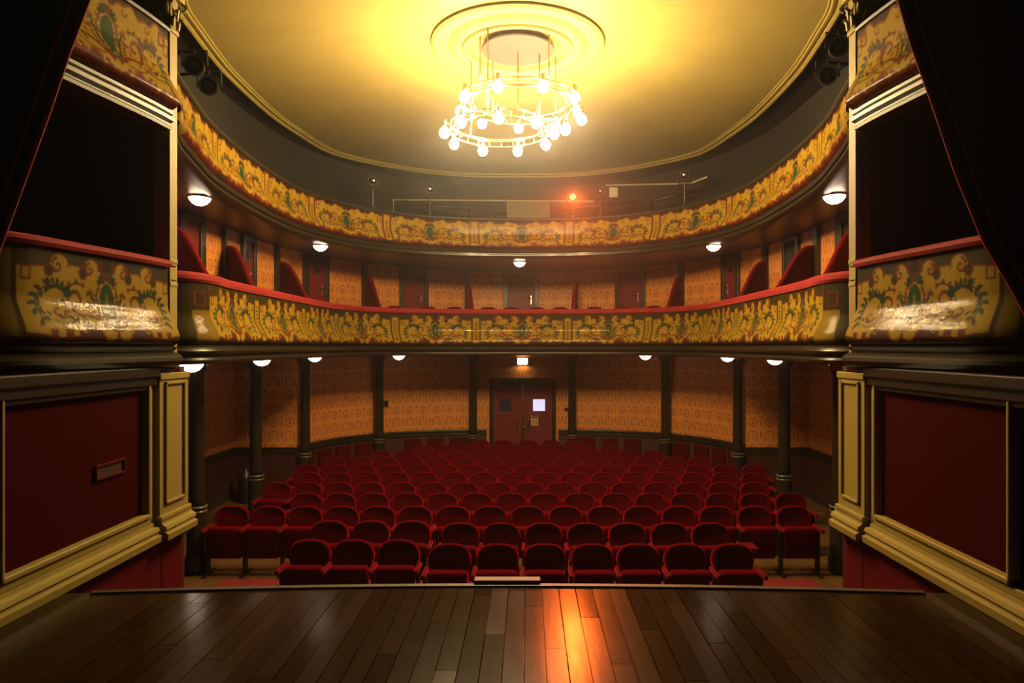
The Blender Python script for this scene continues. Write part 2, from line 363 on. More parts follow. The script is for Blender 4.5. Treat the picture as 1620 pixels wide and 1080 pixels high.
def raster(style):
    nx, ny = 344, 140
    X, Y = np.meshgrid(np.linspace(-PW, PW, nx), np.linspace(0, PH, ny))
    img = np.zeros((ny, nx, 3)); img[:] = OCH
    A = np.abs(X)
    def put(mask, c, k=1.0): img[mask] = img[mask]*(1-k)+np.asarray(c)*k
    def stroke(pts, w, c, w2=None, mir=True, k=1.0):
        w2 = w if w2 is None else w2; XX = A if mir else X; n = len(pts)-1
        for i in range(n):
            (x0, y0), (x1, y1) = pts[i], pts[i+1]; dx, dy = x1-x0, y1-y0; L = dx*dx+dy*dy+1e-12
            tt = np.clip(((XX-x0)*dx+(Y-y0)*dy)/L, 0, 1); d = np.hypot(XX-x0-tt*dx, Y-y0-tt*dy); ww = (w+(w2-w)*(i+.5)/n)*.68
            put(d < ww, c, k)
    def leaf(x, y, ang, l, wd, c, mir=True):
        XX = A if mir else X; ca, sa = math.cos(ang), math.sin(ang); u = (XX-x)*ca+(Y-y)*sa; v = -(XX-x)*sa+(Y-y)*ca
        t = u/l; put((t > 0) & (t < 1) & (np.abs(v) < 1.25*wd*np.sin(np.clip(t, 0, 1)*PI)), c)
    if style == 1:
        top = .100+.010*np.sin(A*9)+np.where(A > .58, .03, 0)
        put(Y < top+.016, RBR); put(Y < top, OLV)
        for cx, r in ((.17, .062), (.50, .070)):        # ochre scrolls breaking into the dark band
            cy = .115
            put(np.hypot((A-cx)/1.15, Y-cy) < r+.016, RBR); put(np.hypot((A-cx)/1.15, Y-cy) < r, OCH); put((np.abs(A-cx+.02) < r*1.3) & (Y > cy+.02) & (Y < .2), OCH)
            stroke(spiral(cx+.02, cy+.012, r*.80, .008, -PI*.45, PI*2.0), .018, RBR, .010); put(np.hypot(A-cx-r-.030, Y-cy-.045) < .036, OLV)
            stroke(spiral(cx+r+.028, cy+.045, .040, .040, -PI*.4, PI*1.0), .012, RBR)
        put((A < .075) & (Y < .15), RBR); put((A < .055) & (Y < .13), DBR)
        # bottom border
        bot = .628+.014*np.cos(A*11); put((Y > bot-.010), RBR); put(Y > bot, OLV)
        put(np.hypot(A-.085, Y-.598) < .078, RBR); put((np.hypot(A-.085, Y-.594) < .068), OCH)
        put((np.hypot((A-.30)/1.25, Y-.635) < .110), RBR); put(np.hypot((A-.30)/1.25, Y-.64) < .098, PUR)
        stroke(spiral(.36, .575, .03, .008, 0, 4.5), .008, OCH)
        for k in (.52, .66): put((np.abs(A-k) < .035) & (Y > .578), RBR)
        put((A < .010) & (Y > .47), RBR)
    else:
        wav = .055+.030*np.sin(A*16+.6)+.016*np.sin(A*37)
        put(Y < wav+.022, LRD); put(Y < wav, DBR*.9)
        bot = .625+.034*np.cos(A*13)+.014*np.sin(A*41); put(Y > bot-.024, LRD*1.1); put(Y > bot, RBR*.7)
        for cx, cy in ((.20, .11), (.50, .13), (.74, .10)):
            put(np.hypot(A-cx, Y-cy) < .040, OCH); stroke(spiral(cx, cy, .040, .010, 0, 5.2), .014, LRD, .008)
        for cx, cy in ((.14, .65), (.42, .62), (.68, .65)):
            put(np.hypot((A-cx)/1.3, Y-cy) < .055, RBR); stroke(spiral(cx, cy-.03, .05, .012, PI, 2.6*PI), .014, OCH*1.05)
    cy = .36
    # medallion
    put((X/.128)**2+((Y-cy)/.195)**2 < 1, GOLD*.75); put((np.abs(((X/.120)**2+((Y-cy)/.186)**2)**.5-1) < .07), RBR)
    for k in range(22):
        a = 2*PI*k/22; put(np.hypot(X-.100*math.cos(a), Y-cy-.164*math.sin(a)) < .0105, GOLD*1.2 if k % 2 else RBR)
    put((X/.082)**2+((Y-cy)/.142)**2 < 1, DBR); put((X/.073)**2+((Y-cy)/.133)**2 < 1, GRN)
    if style == 1:
        put((X/.016)**2+((Y-cy-.02)/.055)**2 < 1, OCH*.6); put(np.hypot(X, Y-cy+.045) < .015, OCH*.7); stroke([(0, cy), (.028, cy+.03)], .009, OCH*.55)
    # crown of leaves and ribbon above
    for a in (-2.7, -2.3, -1.95, -1.6):
        leaf(.015, cy-.165, a+PI*.0, .075, .013, DBR if a < -2 else GRN, True)
    for a, l in ((-.1, .09), (-.5, .10), (-.95, .09), (-1.35, .085)): leaf(.02, cy-.150, a, l, .014, GRN*.8 if l > .088 else RBR)
    stroke(spiral(.085, cy-.165, .03, .008, 0, 5), .009, DBR)
    # side sprays hugging the medallion
    stroke(arc((.03, cy+.20), (.165, cy-.02), -.22), .016, GRN, .008); stroke(arc((.05, cy+.21), (.20, cy-.10), -.16), .010, RBR, .006)
    for q in range(6):
        t = q/6; leaf(.07+.10*t, cy+.17-.24*t, -1.0+.2*t, .07, .012, GRN if q % 2 else DBR)
        leaf(.09+.10*t, cy+.19-.20*t, -.35, .06, .010, RBR)
    # main acanthus scroll
    stroke(arc((.04, cy+.215), (.34, cy+.11), -.10), .022, RBR, .016)
    stroke(spiral(.335, cy+.005, .108, .018, PI*.5, -PI*1.75, 34), .021, RBR, .010)
    stroke(spiral(.335, cy+.005, .085, .012, PI*.4, -PI*1.6, 30), .008, LRD)
    stroke(arc((.14, cy+.20), (.46, cy+.13), .10), .012, LRD, .008)
    stroke(arc((.25, cy-.11), (.46, cy-.02), -.22), .014, RBR, .010)
    for q in range(9):
        a = PI*.5-q*.55; x = .335+.118*math.cos(a); y = cy+.005+.118*math.sin(a)
        leaf(x, y, a+.7, .055, .011, RBR if q % 3 else GRN)
    # outer branch with leaves, curling down at the end
    br = arc((.43, cy-.03), (.60, cy-.09), -.1)+arc((.60, cy-.09), (.70, cy+.17), -.30); stroke(br, .012, DBR, .007)
    for q, (x, y) in enumerate(br[2::2]):
        leaf(x, y, -2.2+q*.33, .075, .014, GRN*.8 if q % 2 else DBR); leaf(x, y, -.9+q*.38, .070, .013, DBR if q % 2 else GRN*.9)
    for a in (-2.5, -2.1, -1.7, -1.3): leaf(.44, cy-.01, a, .105, .013, GRN*.8)
    stroke(spiral(.545, cy+.09, .062, .014, PI, -PI*.7, 24), .014, RBR, .008); stroke(arc((.40, cy+.14), (.62, cy+.15), .14), .012, GRN, .006)
    for q in range(5): leaf(.42+.05*q, cy+.15-.006*q, -.6-.3*(q % 2), .06, .010, RBR if q % 2 else DBR)
    if style == 2:   # looser, redder painting on the upper tier
        for q in range(30):
            x = rng.uniform(.14, .66); y = rng.uniform(cy-.14, cy+.17); leaf(x, y, rng.uniform(-3, 3), rng.uniform(.04, .08), .010, LRD if q % 3 else RBR)
    # little corner frames
    stroke([(PW-.10, .150), (PW-.03, .150), (PW-.03, .235), (PW-.10, .235), (PW-.10, .150)], .012, RBR)
    n = rng.normal(1, .05, (ny, nx, 1)); return np.clip(img*n, 0, 1)
def strip_raster(style):
    nx, ny = 44, 140; X, Y = np.meshgrid(np.linspace(-.11, .11, nx), np.linspace(0, PH, ny)); img = np.zeros((ny, nx, 3)); img[:] = OCH
    A = np.abs(X); e1 = OLV if style == 1 else RBR
    img[A > .078] = e1; img[(A > .062) & (A < .070)] = RBR
    img[(Y < (.10 if style == 1 else .05))] = e1; img[Y > (.64 if style == 1 else .64)] = OLV
    st = (A < .006) & (Y > .17) & (Y < .56); img[st] = RBR
    for k in range(8):
        y0 = .18+.05*k; d = ((A-.022)/.018)**2+((Y-y0-.5*A)/.010)**2 < 1; img[d] = (RBR, GRN, LRD)[k % 3]
    img[(np.hypot(X, Y-.56) < .035)] = LRD
    return img
RAST = {k: (raster(k), strip_raster(k)) for k in (1, 2)}
def samp(img, fx, fy):
    ny, nx, _ = img.shape; x = np.clip(fx, 0, 1)*(nx-1); y = np.clip(fy, 0, 1)*(ny-1); x0 = np.floor(x).astype(int); y0 = np.floor(y).astype(int); x1 = np.minimum(x0+1, nx-1); y1 = np.minimum(y0+1, ny-1)
    a = (x-x0)[..., None]; b = (y-y0)[..., None]
    return img[y0, x0]*(1-a)*(1-b)+img[y0, x1]*a*(1-b)+img[y1, x0]*(1-a)*b+img[y1, x1]*a*b
def colour(style, s, v, seps, endc):
    """s arc position (array), v 0..1 down the front; seps: separator positions (positive side), mirrored"""
    pan, stp = RAST[style]; a = np.abs(s); out = np.zeros(s.shape+(3,)); out[:] = endc
    lo = [-seps[0]]+list(seps[:-1]); hi = list(seps)
    for i, (l, h) in enumerate(zip(lo, hi)):
        m = (a >= (0 if i == 0 else l)) & (a < h)
        if i == 0: m = a < h
        x = (s if i == 0 else a)[m]; l2 = l+.11; h2 = h-.11; out[m] = samp(pan, (x-l2)/(h2-l2), v[m])
    for q in seps:
        m = np.abs(a-q) < .11; out[m] = samp(stp, (a[m]-q+.11)/.22, v[m])
    e = (a > seps[-1]-.11); 
    out[e] = endc
    # small framed square on the end piece
    q = a-seps[-1]; fr = (np.abs(q-.05) < .08) & (np.abs(v-.27) < .12); out[fr] = RBR; fr = (np.abs(q-.05) < .062) & (np.abs(v-.27) < .095); out[fr] = DBR
    m = (q > -.11) & (q < -.085); out[m] = RBR
    m = (q > -.11) & (q < .16) & (v > .45); out[m] = OCH*.55
    return out
def belly(v):   # offset of the painted front into the house
    v = np.asarray(v, float); s = np.clip((v-.48)/.42, 0, 1); s = s*s*(3-2*s); o = .11*s
    r = np.clip((v-.90)/.10, 0, 1); return o-.07*r*r
def painted_front(name, cv, t0, t1, ztop, zbot, style, seps, endc, parent, du=.0115, nv=62):
    t = np.linspace(t0, t1, int(abs(t1-t0)/du)); v = np.linspace(0, 1, nv); Tm, Vm = np.meshgrid(t, v, indexing='ij')
    p = cv.at(t); nn = cv.normal(t); off = belly(v); z = ztop+(zbot-ztop)*v
    co = np.zeros((len(t), nv, 3)); co[..., 0] = p[:, 0][:, None]+nn[:, 0][:, None]*off[None]; co[..., 1] = p[:, 1][:, None]+nn[:, 1][:, None]*off[None]; co[..., 2] = z[None]
    col = np.ones((len(t), nv, 4)); col[..., :3] = colour(style, Tm, Vm, seps, endc)
    I = np.arange(len(t)*nv).reshape(len(t), nv); q = np.stack([I[:-1, :-1], I[:-1, 1:], I[1:, 1:], I[1:, :-1]], -1).reshape(-1, 4)
    me = bpy.data.meshes.new(name); me.vertices.add(len(t)*nv); me.vertices.foreach_set('co', co.astype(np.float32).ravel())
    me.loops.add(q.size); me.loops.foreach_set('vertex_index', q.astype(np.int32).ravel()); me.polygons.add(len(q)); me.polygons.foreach_set('loop_start', np.arange(0, q.size, 4, dtype=np.int32))
    me.polygons.foreach_set('use_smooth', np.ones(len(q), bool)); me.update(calc_edges=True)
    a = me.color_attributes.new('paint', 'FLOAT_COLOR', 'POINT'); a.data.foreach_set('color', col.astype(np.float32).ravel()); me.materials.append(M['paint'])
    o = bpy.data.objects.new(name, me); C.objects.link(o)
    if parent: o.parent = parent
    return o

# ------------------------------------------------------------------ structure: floors, walls, ceiling
STZ = 1.48
def stage():
    xs = np.linspace(-6, 6, 41); ed = 4.41+.16*(1-(xs/3)**2).clip(0); n = len(xs)
    V = [(x, -4, STZ) for x in xs]+[(x, y, STZ) for x, y in zip(xs, ed)]+[(x, y, STZ-.05) for x, y in zip(xs, ed)]+[(x, y-.03, 0) for x, y in zip(xs, ed)]
    Fc = []
    for r in range(3):
        for i in range(n-1): Fc.append((r*n+i, r*n+i+1, (r+1)*n+i+1, (r+1)*n+i))
    o = mesh('floor', V, Fc, [M['stage'], M['black'], M['redboard']]); struct(o)
    for k, p in enumerate(o.data.polygons): p.material_index = k//(n-1)
    # worn nosing strip
    b = BM()
    for i in range(n-1):
        if abs(xs[i]) > 2.97 or abs(xs[i+1]) > 2.97: continue
        vs = [b.verts.new((xs[j], ed[j]+o2, z)) for j in (i, i+1) for o2, z in ((-.035, STZ+.001), (-.035, STZ+.012), (.012, STZ+.012), (.012, STZ-.03))]
        for q in range(3): b.faces.new((vs[q], vs[q+1], vs[q+5], vs[q+4]))
    struct(obj('trim_1', b, new_mat('worn_stage_nosing', (.05, .030, .010), .5, noise=.5, nscale=20)))
stage()
b = BM(); box(b, -6.1, 6.1, 4.3, 18.2, -.1, 0); struct(obj('floor', b, M['parquet']))
o = bxo('stalls_carpet', -3.9, 3.9, 5.6, 9.05, -.004, .002, M['carpet']); o.name = 'carpet_runner'; tag(o, 'red carpet laid on the parquet in front of the first seat rows', 'carpet')
ZT = 7.08
struct(bxo('ceiling', -6.3, 6.3, 4.0, 18.2, ZT+.02, ZT+.2, M['darker']))
# oval plaster ceiling
H = ZT-CZ
oh = [(0, 3.985*H), (.35, 3.955*H), (.66, 3.80*H), (.90, 3.576*H), (.975, 3.42*H), (1.01, 3.22*H), (1.04, 3.0*H), (1.048, 2.80*H), (1.045, 2.6*H), (1.035, 2.41*H), (1.0, 2.15*H), (.965, 1.97*H), (.86, 1.76*H), (.70, 1.64*H), (.4, 1.56*H), (0, 1.545*H)]
oh = [(x*H if i else 0, y) for i, (x, y) in enumerate(oh)]; oh[0] = (0, oh[0][1]); oh[1] = (.35*H, oh[1][1])
ohs = smooth_curve(oh, .15); full = [tuple(p) for p in ohs]+[(-x, y) for x, y in ohs[-2:0:-1]]
n = len(full); V = [(x, y, ZT) for x, y in full]+[(x, y, ZT+.02) for x, y in full]
struct(mesh('ceiling', V, [tuple(range(n)), tuple(range(2*n-1, n-1, -1))]+[(i, (i+1) % n, n+(i+1) % n, n+i) for i in range(n)], M['plaster']))
OV = Curve([tuple(p) for p in ohs], .12)
tt = np.linspace(-OV.len, OV.len, 260)
bpy.data.objects['ceiling.001'].location.x = -.10
mo = sweep('trim_2', OV, tt, [(-.02, ZT+.01), (-.035, ZT-.02), (-.03, ZT-.05), (0, ZT-.06), (.03, ZT-.045), (.04, ZT-.025), (.07, ZT-.035), (.10, ZT-.032), (.115, ZT-.012), (.135, ZT-.015), (.15, ZT+.0)], M['cream'])
struct(mo); mo.location.x = -.10

# walls of the stalls
GT = 2.9
def strip_wall(name, cv, a, b, z0, z1, m, off=0, kind=True):
    o = sweep(name, cv, rng_t(a, b, .1), [(off, z0), (off, z1)], m, smooth=True)
    if kind: struct(o)
    return o
DW = .80      # half width of the stalls double doorway
strip_wall('wall_back', WG, -WG.len, -DW-.02, 0, GT, M['paper']); strip_wall('wall_back', WG, DW+.02, WG.len, 0, GT, M['paper'])
strip_wall('wall_back', WG, -DW-.04, DW+.04, 2.25, GT, M['paper'])
for s in (-1, 1):
    a, b_ = (s*(DW+.1), s*WG.len)
    t = rng_t(a, b_, .12)
    struct(sweep('trim_3' if s < 0 else 'trim_4', WG, t, [(.0, 1.02), (.045, 1.02), (.06, .99), (.05, .95), (.06, .90), (.03, .88), (.03, .86), (0, .86)], M['olive']))
    struct(sweep('trim_5' if s < 0 else 'trim_6', WG, t, [(.02, .86), (.02, 0)], M['darkred']))
    # side aisle: back wall, side wall, doorway
    X0, X1 = s*4.58, s*5.9
    def quad(name, pts, uvs, m): o = mesh(name, pts, [(0, 1, 2, 3)], m, uv=uvs); struct(o); return o
    nm = 'wall_left' if s < 0 else 'wall_right'
    quad(nm, [(X0, 14.0, 0), (X1, 14.0, 0), (X1, 14.0, GT), (X0, 14.0, GT)], [(0, 0), (1.3, 0), (1.3, GT), (0, GT)], M['paper'])
    quad(nm, [(X1, 14.0, 0), (X1, 6.2, 0), (X1, 6.2, GT), (X1, 14.0, GT)], [(0, 0), (7.8, 0), (7.8, GT), (0, GT)], M['paper'])
    b = BM(); box(b, min(X0, X1), max(X0, X1), 13.955, 13.995, .88, 1.02, .01); box(b, s*5.83 if s > 0 else -5.895, 5.895 if s > 0 else -5.83, 8.6, 13.95, .88, 1.02, .01)
    struct(obj('trim_7' if s < 0 else 'trim_8', b, M['olive']))
    b = BM(); box(b, min(X0, X1), max(X0, X1), 13.97, 13.99, .15, .88); box(b, s*5.86 if s > 0 else -5.89, 5.89 if s > 0 else -5.86, 8.6, 13.97, .15, .88)
    struct(obj('trim_9' if s < 0 else 'trim_10', b, M['darkred']))
    b = BM(); box(b, min(X0, X1), max(X0, X1), 13.94, 13.99, 0, .17, .01); box(b, s*5.83 if s > 0 else -5.89, 5.89 if s > 0 else -5.83, 6.3, 13.95, 0, .17, .01)
    struct(obj('baseboard_left' if s < 0 else 'baseboard_right', b, M['olivetrim']))
    # dark door in the side wall with frame
    dr = thing('door_2' if s < 0 else 'door_3', 'x', 'door', (s*5.84, 11.6, 0)); struct(dr); del dr['label']; del dr['category']
    b = BM(); box(b, -.02, .02, -.75, .75, 0, 2.3); obj('door_leaf', b, M['darker'], dr)
    b = BM()
    for q in (-.85, .75): box(b, -.04, .04, q, q+.10, 0, 2.42, .01)
    box(b, -.04, .04, -.85, .85, 2.30, 2.42, .01); obj('door_frame', b, M['olivetrim'], dr)
    # red side wall next to the proscenium
    struct(bxo(nm, s*5.88, s*5.80, 6.3, 8.5, .15, GT-.01, M['darkred']))

# first and second tier wall
strip_wall('wall_back', W1, -W1.len, W1.len, 2.95, 5.0, M['paper'])
strip_wall('wall_back', W1, -W1.len, W1.len, 5.0, ZT+.05, M['dark'], 0.0)
# proscenium returns (wall between stage boxes and auditorium)
for s in (-1, 1):
    b = BM(); box(b, min(s*3.1, s*6.3), max(s*3.1, s*6.3), 6.10, 6.22, GT-.3, ZT+.05); box(b, min(s*3.0, s*6.3), max(s*3.0, s*6.3), 6.10, 6.22, 0, GT)
    struct(obj('wall_left' if s < 0 else 'wall_right', b, M['darker']))

# tier slabs (floor + soffit)
gout = np.array([(-5.9, 7.25)]*1)
def outer1(n):   # outer outline of the first tier slab: walls of the stalls
    pts = [(-5.9, 7.3), (-5.9, 14.02), (-4.62, 14.05)]+[tuple(p) for p in WG.at(np.linspace(-WG.len, WG.len, 60))]+[(4.62, 14.05), (5.9, 14.02), (5.9, 7.3)]
    p = np.array(pts); d = np.r_[0, np.cumsum(np.linalg.norm(np.diff(p, axis=0), axis=1))]
    # parametrise by angle from the house centre for an even ruled surface
    return p
def ring_slab(name, inner, outer, z0, z1, m, parent):
    c = np.array([0, 9.0]); ai = np.arctan2(inner[:, 0]-c[0], inner[:, 1]-c[1]); ao = np.arctan2(outer[:, 0]-c[0], outer[:, 1]-c[1])
    A = np.linspace(max(ai.min(), ao.min()), min(ai.max(), ao.max()), 240)
    I = np.c_[np.interp(A, ai, inner[:, 0]), np.interp(A, ai, inner[:, 1])]; O = np.c_[np.interp(A, ao, outer[:, 0]), np.interp(A, ao, outer[:, 1])]
    V = []; n = len(A)
    for i in range(n): V += [(*I[i], z0), (*O[i], z0), (*O[i], z1), (*I[i], z1)]
    Fc = [(i*4+j, i*4+(j+1) % 4, (i+1)*4+(j+1) % 4, (i+1)*4+j) for i in range(n-1) for j in range(4)]+[(0, 1, 2, 3), ((n-1)*4+3, (n-1)*4+2, (n-1)*4+1, (n-1)*4)]
    return mesh(name, V, Fc, m, parent)

# ---- first tier
t1 = thing('balcony', 'first tier balcony with painted ochre front and red velvet rail, above the stalls', 'balcony', (0, 0, 0))
corner = 0
sepx1 = [753, 625, 532, 480, 406, 322]; seps1 = [abs(T1.px(q)) for q in sepx1]
END = OLV*.8
painted_front('painted_front', T1, -T1.len, T1.len, 3.80, 3.10, 1, seps1, END, t1)
tt = rng_t(-T1.len, T1.len, .07)
sweep('velvet_rail', T1, tt, [(.02, 3.79), (.045, 3.82), (.045, 3.86), (.02, 3.89), (-.05, 3.905), (-.16, 3.90), (-.20, 3.87), (-.20, 3.80)], M['velvet_rail'], t1)
sweep('moulding', T1, tt, [(.03, 3.10), (.06, 3.09), (.10, 3.06), (.115, 3.03), (.10, 3.00), (.05, 2.985), (.045, 2.97), (.09, 2.955), (.10, 2.93), (.085, 2.90), (.03, 2.885), (-.05, 2.88), (-.12, 2.885)], M['olive'], t1)
sweep('inner_lining', T1, tt, [(-.19, 3.85), (-.19, 3.10)], M['velvet_wall'], t1)
inner = T1.at(np.linspace(-T1.len+.0, T1.len, 500)); inner = inner[(np.abs(inner[:, 0]) < 3.9)]; inner = np.vstack([[(-5.9, 7.30)], [(-3.95, 7.30)], inner, [(3.95, 7.30)], [(5.9, 7.30)]])
# monotone in angle: slab in two pieces, horseshoe + side strips
def horseshoe(name, cv, tmax, wall_pts, z0, z1, m, parent):
    return ring_slab(name, cv.at(np.linspace(-tmax, tmax, 400)), wall_pts, z0, z1, m, parent)
tcorner = T1.L[np.argmax((T1.half[:, 1] < 7.6))]
horseshoe('floor_slab', T1, tcorner, np.array([(-5.9, 7.0)]+[tuple(p) for p in outer1(0)]+[(5.9, 7.0)]), 2.90, 3.0, M['soffit'], t1)
# ---- second tier
t2 = thing('balcony', 'second tier balcony with paler painted front, directly below the oval ceiling', 'balcony', (0, 0, 0))
sepx2 = [750, 611, 493, 422, 340, 272]; seps2 = [abs(T2.px(q)) for q in sepx2]
painted_front('painted_front', T2, -T2.len, T2.len, 5.76, 5.16, 2, seps2, OCH*.8, t2, nv=52)
tt = rng_t(-T2.len, T2.len, .07)
sweep('top_rail', T2, tt, [(.01, 5.75), (.035, 5.77), (.03, 5.80), (-.02, 5.815), (-.10, 5.81), (-.12, 5.78), (-.12, 5.20)], M['olivetrim'], t2)
sweep('moulding', T2, tt, [(.03, 5.165), (.055, 5.15), (.09, 5.12), (.10, 5.095), (.085, 5.07), (.05, 5.06), (.05, 5.045), (.085, 5.03), (.085, 5.0), (.05, 4.975), (.0, 4.965), (-.10, 4.96)], M['olive'], t2)
horseshoe('floor_slab', T2, T2.len, W1.at(np.linspace(-W1.len, W1.len, 300)), 4.97, 5.06, M['soffit'], t2)

# ------------------------------------------------------------------ upper wall: doors, pilasters, dado
def on(cv, px): t = cv.px(px); p = cv.at(t); n = cv.normal(t); return t, p, n
def frame_M(p, n, z=0): # local: x along wall (to the right as seen from the house), y into the wall, z up
    ang = math.atan2(-n[0], n[1])+PI; return p, ang
def wall_box(name, cv, pxa, pxb, z0, z1, th, m, parent=None, off=0.0):
    ta, tb = cv.px(pxa), cv.px(pxb); t = np.linspace(ta, tb, max(3, int(abs(tb-ta)/.1)+2))
    return sweep(name, cv, t, [(off, z0), (off+th, z0), (off+th, z1), (off, z1)], m, parent, smooth=False, closed=True)
Z0, Z1 = 3.0, 4.96
pil = [(433, 438), (478, 483), (571, 579), (735, 741), (909, 915), (1076, 1083), (1210, 1216), (1292, 1299), (350, 354), (313, 319), (1328, 1333)]
b = None
for k, (a, c) in enumerate(pil):
    struct(wall_box('trim_%d' % (11+k), W1, a, c, Z0, Z1, .07, M['olivetrim']))
def upper_door(num, pa, pb, lab_open=False, handle_right=True, porthole=True, leafm=None):
    t0, t1_ = W1.px(pa), W1.px(pb); tm = (t0+t1_)/2; p = W1.at(tm); n = W1.normal(tm); wd = abs(t1_-t0)
    rz = math.atan2(n[0], -n[1]); e = bpy.data.objects.new('door_%d' % num, None); C.objects.link(e); e.location = (p[0], p[1], Z0); e.rotation_euler = (0, 0, rz); struct(e)
    hw = wd/2
    b = BM(); box(b, -hw, hw, -.03, .015, 0, 1.88); obj('door_leaf', b, leafm or M['door'], e)
    b = BM()
    for s in (-1, 1): box(b, s*(hw+.05)-.05, s*(hw+.05)+.05, -.07, .02, 0, 1.96, .008)
    box(b, -hw-.1, hw+.1, -.07, .02, 1.88, 1.96, .008); obj('door_frame', b, M['olivetrim'], e)
    if porthole:
        b = BM(); lathe(b, [(0, 0), (.075, 0), (.075, .012), (.055, .012), (.05, .004), (0, .004)], n=24, M=Matrix.Translation((0, -.032, 1.66)) @ Matrix.Rotation(PI/2, 4, 'X')); obj('porthole', b, M['black'], e)
        s = 1 if handle_right else -1
        b = BM(); box(b, s*(hw-.09)-.012, s*(hw-.09)+.012, -.04, -.03, 1.14, 1.36, .003); tube(b, [(s*(hw-.09), -.035, 1.30), (s*(hw-.09), -.08, 1.30), (s*(hw-.20), -.08, 1.30)], .011); obj('door_handle', b, M['steel'], e)
    return e
upper_door(4, 803, 846); upper_door(5, 637, 671); upper_door(6, 980, 1016); upper_door(7, 486, 513); upper_door(8, 1149, 1167, handle_right=False)
upper_door(9, 384, 397, porthole=True); upper_door(10, 1246, 1263, porthole=False, leafm=M['darker']); upper_door(11, 285, 311, porthole=False); upper_door(12, 1338, 1352, porthole=False, leafm=M['darker'])

# ------------------------------------------------------------------ box partitions on the first tier
def partition(pxw, pxr, label):
    tw, tr = W1.px(pxw), T1i.px(pxr); a = W1.at(tw); r = T1i.at(tr); a = a+W1.normal(tw)*.02
    d = r-a; L = np.linalg.norm(d); d = d/L; q = np.array([-d[1], d[0]])*.028
    N = 28; V = []; top = []
    for i in range(N+1):
        u = i/N; e = np.clip((u-.10)/.86, 0, 1); e = e**1.15; z = 4.66-(4.66-3.90)*(e*e*(3-2*e)); top.append((u, z))
    for (u, z) in top:
        p = a+d*L*u
        for sgn in (1, -1):
            V += [(*(p+q*sgn), 3.0), (*(p+q*sgn), z-.03)]
    Fc = []
    for i in range(N):
        o = i*4; Fc += [(o, o+4, o+5, o+1), (o+2, o+3, o+7, o+6), (o+1, o+5, o+7, o+3)]
    Fc += [(0, 1, 3, 2), (N*4, N*4+2, N*4+3, N*4+1)]
    t = thing('box_partition', label, 'partition', (0, 0, 0), 0, 'partitions between the first tier boxes')
    mesh('fabric_panel', V, Fc, M['velvet_wall'], t)
    b = BM(); tube(b, [(*(a+d*L*u), z-.02) for u, z in top], .036, 8); obj('velvet_edge', b, M['arm'], t, smooth=True)
sd = {-1: 'left', 1: 'right'}
for s, l in ((-1, ((262, 345), (356, 410), (440, 497), (577, 606), (740, 749))), (1, ((1364, 1288), (1293, 1213), (1214, 1160), (1079, 1052), (911, 905)))):
    for k, (a, r) in enumerate(l):
        partition(a, r, 'curved red velvet box partition, %s along the %s side of the first tier from the stage' % (ORD[k], sd[s]))

# ------------------------------------------------------------------ stalls double door, wall fittings
zw = 17.0
pw = WG.at(0.0)[1]
e = bpy.data.objects.new('door_1', None); C.objects.link(e); e.location = (0, pw, 0); struct(e)
b = BM()
for s in (-1, 1): box(b, s*.78-.05, s*.78+.05, -.06, .06, 0, 2.30, .01)
box(b, -.83, .83, -.06, .06, 2.18, 2.30, .01); obj('door_frame', b, M['olive'], e)
def leafp(s):
    b = BM(); x0, x1 = (-.73, -.012) if s < 0 else (.012, .73)
    box(b, x0, x1, -.01, .03, 0, 2.18)
    l = obj('door_leaf', b, M['door'], e)
    b = BM(); m0, m1 = x0+.09, x1-.09
    for (za, zb) in ((.15, .62), (.68, 1.28), (1.36, 2.08)):   # raised panel frames
        for q in ((m0, m1, za, za+.025), (m0, m1, zb-.025, zb), (m0, m0+.025, za, zb), (m1-.025, m1, za, zb)): box(b, q[0], q[1], -.022, -.008, q[2], q[3], .004)
    obj('panel_moulding', b, M['door'], l)
    cx = (-.43 if s < 0 else .41)
    b = BM(); box(b, cx-.15, cx+.15, -.028, -.004, 1.47, 1.76); obj('door_pane', b, M['panedark'] if s < 0 else M['panelight'], l)
    hx = -.14 if s < 0 else .14
    b = BM(); box(b, hx-.028, hx+.028, -.02, -.008, .92, 1.30, .006); obj('handle_plate', b, M['black'], l)
    b = BM(); lathe(b, [(0, -.03), (.022, -.02), (.026, 0), (.018, .015), (0, .02)], n=16, M=Matrix.Translation((hx, -.05, 1.235)) @ Matrix.Rotation(PI/2, 4, 'X')); obj('door_knob', b, M['steel'], l, smooth=True)
leafp(-1); leafp(1)
b = BM(); box(b, -.028, -.004, -.035, -.01, .02, 2.16, .005); obj('bright_edge_strip', b, M['steel'], e)
b = BM(); box(b, .006, .030, -.04, -.01, .02, 2.16, .005); lathe(b, [(0, -.04), (.03, -.03), (.035, 0), (.02, .02), (0, .03)], n=16, M=Matrix.Translation((.05, -.07, 1.06)) @ Matrix.Rotation(PI/2, 4, 'X')); obj('brass_bolt', b, M['brass'], e)
sg = thing('notice_plate', 'small yellow notice with a round prohibition symbol on the stalls door', 'sign', (.30, pw-.035, 1.10))
b = BM(); box(b, -.09, .09, -.006, .006, 0, .25, .002); obj('plate', b, M['sign'], sg)
b = BM(); box(b, -.08, .08, -.009, -.005, .195, .235); obj('dark_heading_band', b, M['olivetrim'], sg)
b = BM(); lathe(b, [(.045, 0), (.062, 0), (.062, .006), (.045, .006), (.045, 0)], n=28, cap=False, M=Matrix.Translation((0, -.006, .105)) @ Matrix.Rotation(PI/2, 4, 'X'))
box(b, -.05, .05, -.012, -.006, -.007, .007, M=Matrix.Translation((0, 0, .105)) @ Matrix.Rotation(.78, 4, 'Y')); obj('prohibition_ring', b, M['signred'], sg)
